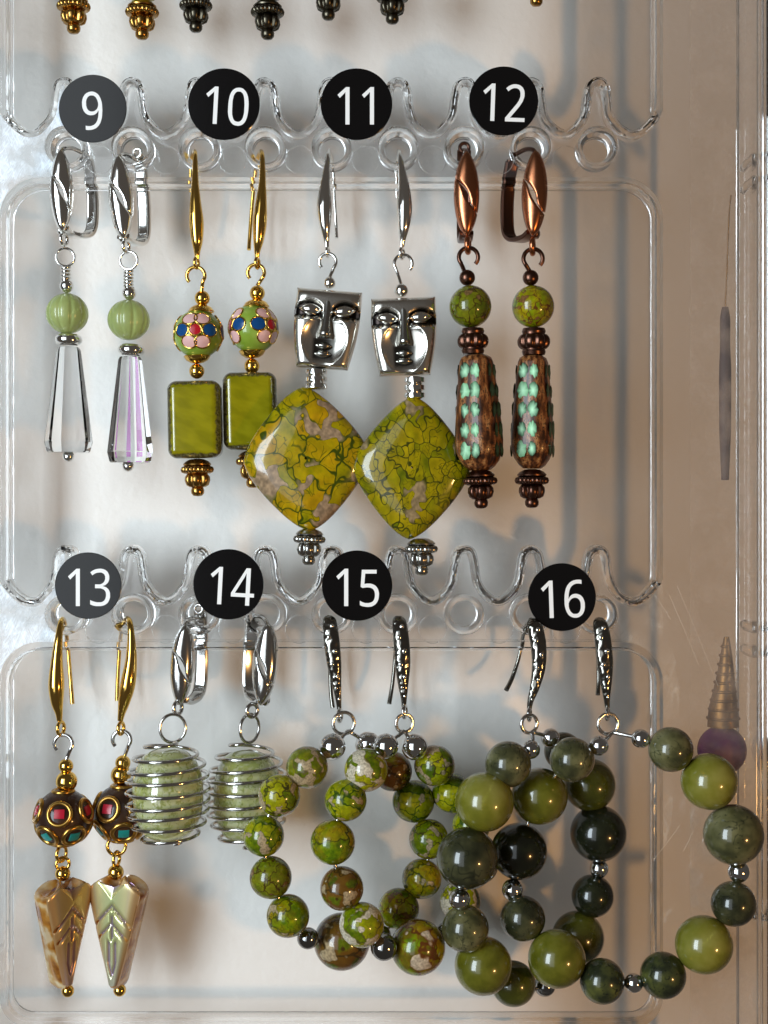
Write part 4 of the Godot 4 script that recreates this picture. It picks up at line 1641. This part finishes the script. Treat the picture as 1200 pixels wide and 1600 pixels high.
func make_pair_thirteen():
	var t := thing("gold_heart_earring", "gold hook earring whose amber leaf heart is turned edge on, leftmost of the lower row", "earring", P(106, 1556, 3), "pair of gold heart earrings")
	wire_path("hook", [[113, 1100, -8.0, 3.6], [110, 1060, -9, 3.2], [106, 1010, -9, 3], [103, 984, -8, 3], [101, 972, -4.5, 3.2], [98, 967, -1.5, 3.6], [95, 973, 1, 4.4], [92, 995, 2.4, 6], [89, 1030, 3.2, 9], [88, 1068, 3.4, 12.5], [89, 1096, 3.2, 10], [92, 1114, 3, 6], [93, 1126, 2.8, 4.4]], M.gold, t, 6, 18)
	ring("hook_ring", 95, 1138, 10, 3, 2.8, M.gold, t, 72)
	eye_loop(99, 1162, 14, 103, 1188, 3.2, 2.8, M.steel, t, 1.0)
	ball("ball", 103, 1197, 11.5, 2.8, M.gold, t)
	ball("ball", 104, 1221, 17, 2.8, M.gold, t)
	inlay_bead(99, 1277, 44, 2.8, 4, t)
	ring("link", 96, 1334, 12, 2.8, 2.8, M.gold, t, 65)
	ring("link", 98, 1350, 10, 2.6, 3, M.gold, t, 20)
	ball("ball", 98, 1365, 12, 3, M.gold, t)
	leaf_heart(97, 1372, 1543, 53, 3, 54, -2, C(190, 152, 76), t)
	ball("ball", 106, 1548, 10, 3, M.gold, t)
	t = thing("gold_heart_earring", "gold hook earring whose iridescent leaf heart faces the front", "earring", P(187, 1556, 0), "pair of gold heart earrings")
	wire_path("hook", [[183, 1095, -8.0, 3.6], [184, 1060, -9, 3.2], [187, 1010, -9, 3], [190, 984, -8, 3], [194, 972, -4.5, 3.2], [199, 966, -1.5, 3.6], [203, 973, 1, 4.4], [205, 995, 2, 6], [205, 1030, 2.4, 9], [200, 1068, 2.4, 12], [194, 1096, 2, 9.5], [190, 1114, 1.6, 6], [188, 1126, 1.4, 4.4]], M.gold, t, 6, 18)
	ring("hook_ring", 189, 1138, 9, 3, 1.0, M.gold, t, 72)
	eye_loop(190, 1156, 14, 195, 1180, 3.2, 0, M.steel, t, 1.0, -2.0)
	ball("ball", 192, 1192, 12, -2.5, M.gold, t)
	ball("ball", 189, 1211, 16, -3, M.gold, t)
	inlay_bead(191, 1270, 45, -3.5, -22, t)
	ring("link", 182, 1322, 14, 2.8, -2, M.gold, t, 10)
	ring("link", 182, 1342, 11, 2.8, -1, M.gold, t, 75)
	ball("ball", 181, 1363, 12.5, 0, M.gold, t)
	leaf_heart(186, 1366, 1543, 52, 0, -20, 0, C(192, 204, 136), t)
	ball("ball", 187, 1547, 10, 0, M.gold, t)


func make_pair_fourteen():
	var t := thing("caged_stone_earring", "dark silver leverback earring with a pale green stone in a wire spiral, left one", "earring", P(262, 1325, 7.5), "pair of caged stone earrings")
	leverback(285, 1038, 19, 63, -4, 14, M.steel, M.steel, t, 3.0, 1.3)
	ring("small_ring", 278, 1106, 10, 3.4, 3.4, M.steel, t, 60)
	ring("jump_ring", 270, 1138, 20, 2.6, 5, M.steel, t, 15, 1.1)
	caged_stone(262, 1160, 1320, 64, 57, 7.5, 0.3, t)
	t = thing("caged_stone_earring", "dark silver leverback earring with caged green stone, partly hidden by the bead hoop", "earring", P(386, 1327, 1), "pair of caged stone earrings")
	leverback(414, 1038, 20, 64, -5, -22, M.steel, M.steel, t, 3.0)
	ring("small_ring", 394, 1110, 10, 3.4, 3, M.steel, t, 40)
	ring("jump_ring", 390, 1138, 20, 2.6, 2, M.steel, t, 48, 1.1)
	caged_stone(386, 1162, 1322, 62, 55, 0.0, 1.9, t)


func make_pair_fifteen():
	var J: Array = M.jaspers
	var t := thing("jasper_hoop_earring", "pitted silver hook earring with lime jasper bead hoop, left hoop of the two", "earring", P(534, 1516, 3), "pair of jasper hoop earrings")
	pave_hook([[513, 966, 0.3, 8], [515, 972, 1.6, 11], [518, 1000, 2.8, 12.5], [522, 1035, 3.2, 11.5], [526, 1068, 3.2, 7.5], [529, 1095, 3, 4.5], [530, 1108, 2.8, 3.6]], [[520, 1106, -8, 3.6], [517, 1080, -8.6, 3.4], [515, 1030, -9, 3], [513, 990, -8, 3], [512, 972, -4, 3.4], [513, 966, 0.0, 5]], M.pave, t)
	ring("hook_ring", 531, 1118, 9, 3, 3.2, M.steel, t, 75)
	ring("jump_ring", 537, 1130, 17, 3, 4, M.steel, t, 15)
	hoop([[519.5, 1167, 21, 8, M.chrome], [480, 1199, 33, 10.5, J[2]], [436, 1243, 33, 12.5, J[0]], [412, 1306, 32, 12.5, J[1]], [423, 1371, 33, 12, J[7]], [450, 1431, 33.5, 11, J[3]], [481, 1466, 17, 8, M.gunmetal], [534, 1471, 44, 3, J[4]], [596, 1461, 15, -1.5, M.gunmetal], [623, 1420, 32, -2.5, J[6]], [659, 1373, 31, -2.5, J[3]], [670, 1311, 31, -2.5, J[0]], [646, 1252, 33, -2.5, J[1]], [613, 1205, 31, -1.0, J[4]], [575, 1163, 20, 2.5, M.chrome]], [544, 1142, 4.5], M.steel, t)
	t = thing("jasper_hoop_earring", "pitted silver hook earring with lime jasper bead hoop, right hoop running behind olive jade", "earring", P(653, 1525, 6), "pair of jasper hoop earrings")
	pave_hook([[622, 967, 0.3, 8], [624, 973, 1.6, 11], [627, 1000, 2.8, 12.5], [629, 1035, 3.2, 12.5], [630, 1068, 3.2, 8.5], [631, 1090, 3, 5], [631, 1104, 2.8, 3.6]], [[608, 1100, -7.5, 3.6], [613, 1070, -8.6, 3.2], [617, 1030, -9, 3], [619, 990, -8, 3], [620, 973, -4, 3.4], [622, 967, 0.0, 5]], M.pave, t)
	ring("hook_ring", 632, 1112, 9, 3, 3.2, M.steel, t, 75)
	ring("jump_ring", 632, 1130, 14, 3, 4, M.steel, t, 20)
	hoop([[603, 1166, 20, 8, M.chrome], [572, 1203, 34, 10.5, J[5]], [540, 1250, 33, 12, J[1]], [520, 1316, 35, 12.5, J[3]], [534, 1388, 34, 12.5, J[4]], [565, 1445, 35, 12.5, J[5]], [600, 1480, 21, 10, M.gunmetal], [653, 1480, 43, 6, J[8]], [697, 1456, 15, 1, M.gunmetal], [719, 1408, 32, -3.5, J[5]], [748, 1350, 31, -5, J[0]], [736, 1290, 30, -4.5, J[1]], [706, 1239, 31, -3, J[1]], [679, 1196, 32, 1.5, J[0]], [648, 1167, 21, 4, M.chrome]], [632, 1142, 4.5], M.steel, t)


func make_pair_sixteen():
	var G: Array = M.jades
	var t := thing("jade_hoop_earring", "pitted silver hook earring with olive and dark jade bead hoop, left hoop of the two", "earring", P(802, 1573, 2), "pair of jade hoop earrings")
	pave_hook([[832, 970, 0.3, 8], [835, 978, 1.8, 12], [841, 1005, 2.8, 12.5], [842, 1040, 3.2, 11], [836, 1072, 3.4, 8], [829, 1095, 3.2, 5], [827, 1108, 3, 3.8]], [[791, 1078, -6.5, 3.8], [800, 1060, -8, 3.4], [810, 1030, -9, 3], [816, 1000, -8.6, 3], [822, 978, -5, 3.4], [830, 970, 0.0, 5]], M.pave, t)
	ring("hook_ring", 827, 1116, 9, 3, 3.4, M.steel, t, 75)
	ring("jump_ring", 827, 1131, 14, 3, 4.5, M.steel, t, 25)
	hoop([[829, 1171, 15, 6, M.chrome], [794, 1194, 36, 8.5, G[2]], [757, 1253, 46, 10, G[0]], [730, 1341, 48, 10.5, G[3]], [718, 1405, 17, 10, M.chrome], [727, 1451, 37, 8.5, G[2]], [755, 1509, 45, 6, G[1]], [802, 1537, 35, -1, G[6]], [851, 1540, 17, -6, M.gunmetal], [903, 1465, 41, -6, G[6]], [926, 1400, 33, -5.5, G[4]], [936, 1357, 15, -5, M.chrome], [935, 1302, 44, -5, G[4]], [921, 1226, 41, -5.5, G[6]], [880, 1174, 30, -3, G[3]], [860, 1153, 15, 2, M.chrome]], [832, 1144, 4.5], M.steel, t)
	t = thing("jade_hoop_earring", "pitted silver hook earring with jade bead hoop reaching over the right post", "earring", P(941, 1570, 6), "pair of jade hoop earrings")
	pave_hook([[936, 969, 0.3, 8], [938, 976, 1.8, 11.5], [942, 1000, 2.8, 13], [945, 1035, 3.2, 13], [947, 1068, 3.4, 9], [948, 1092, 3.2, 5], [949, 1106, 3, 3.8]], [[934, 1086, -7.5, 3.6], [935, 1060, -8.6, 3.2], [934, 1020, -9, 3], [933, 990, -8, 3], [933, 975, -4, 3.4], [936, 969, 0.0, 5]], M.pave, t)
	ring("hook_ring", 949, 1115, 9, 3, 3.4, M.steel, t, 75)
	ring("jump_ring", 950, 1131, 16, 3, 4.5, M.steel, t, 10)
	hoop([[936, 1165, 15.5, 7, M.chrome], [894, 1187, 35, 7, G[2]], [843, 1244, 44, 2.5, G[1]], [811, 1330, 44, 1.5, G[4]], [801, 1390, 17, 2, M.chrome], [817, 1435, 35, 3, G[3]], [870, 1498, 45, 5.5, G[1]], [941, 1533, 35, 6, G[5]], [990, 1536, 15, 6, M.chrome], [1036, 1524, 36, 6, G[5]], [1100, 1476, 45, 6.5, G[0]], [1146, 1412, 35, 6.5, G[3]], [1154, 1362, 17, 6.5, M.chrome], [1146, 1304, 47, 6.5, G[2]], [1108, 1221, 44, 6.5, G[0]], [1048, 1171, 35, 6.5, G[2]], [1001, 1154, 15, 6.5, M.chrome]], [957, 1144, 4.5], M.steel, t)


func make_side_earrings():
	var t := thing("magenta_bead_earring", "gold filigree earring with a magenta bead seen through the right post", "earring", P(1128, 1210, -9), "")
	wire_path("filigree_cone", [[1135, 995, -9, 4], [1135, 1015, -9, 8], [1134, 1050, -9, 13], [1132, 1085, -9, 19], [1130, 1110, -9, 23], [1130, 1135, -9, 25]], M.old_brass, t, 4, 14)
	for k in 9:
		var y := 1010.0 + 14.0 * k
		part("filigree_ring", torus(S(6.0 + 2.3 * k, -9), S(2.4, -9), 20, 6), M.old_brass, t, P(1134 - k * 0.5, y, -9), Basis(Vector3.RIGHT, PI / 2))
	ball("round_bead", 1128, 1172, 38, -9, M.magenta, t, Basis.IDENTITY, true)
	for d in [[1133, 480, 750, 13, "long slim plum brown drop earring seen through the right post"]]:
		t = thing("plum_drop_earring", d[4], "earring", P(d[0], d[2], -9), "")
		wire_path("long_bead", [[d[0], d[1], -9, 5], [d[0], d[1] + 20, -9, 8], [d[0], d[1] + 60, -9, 8], [d[0], d[1] + 100, -9, 9.5], [d[0], d[1] + 160, -9, 9.5], [d[0], d[1] + 200, -9, 9], [d[0], d[2], -9, 6]], M.plum, t, 5, 14)
		wire_path("hook", [[d[0], d[1] + 4, -9, 1.2], [d[0] + 3, d[1] - 60, -9, 1.2], [d[0] + 6, d[1] - 140, -9, 1.2], [d[0] + 9, d[1] - 175, -9, 1.2]], M.old_brass, t, 4, 8)
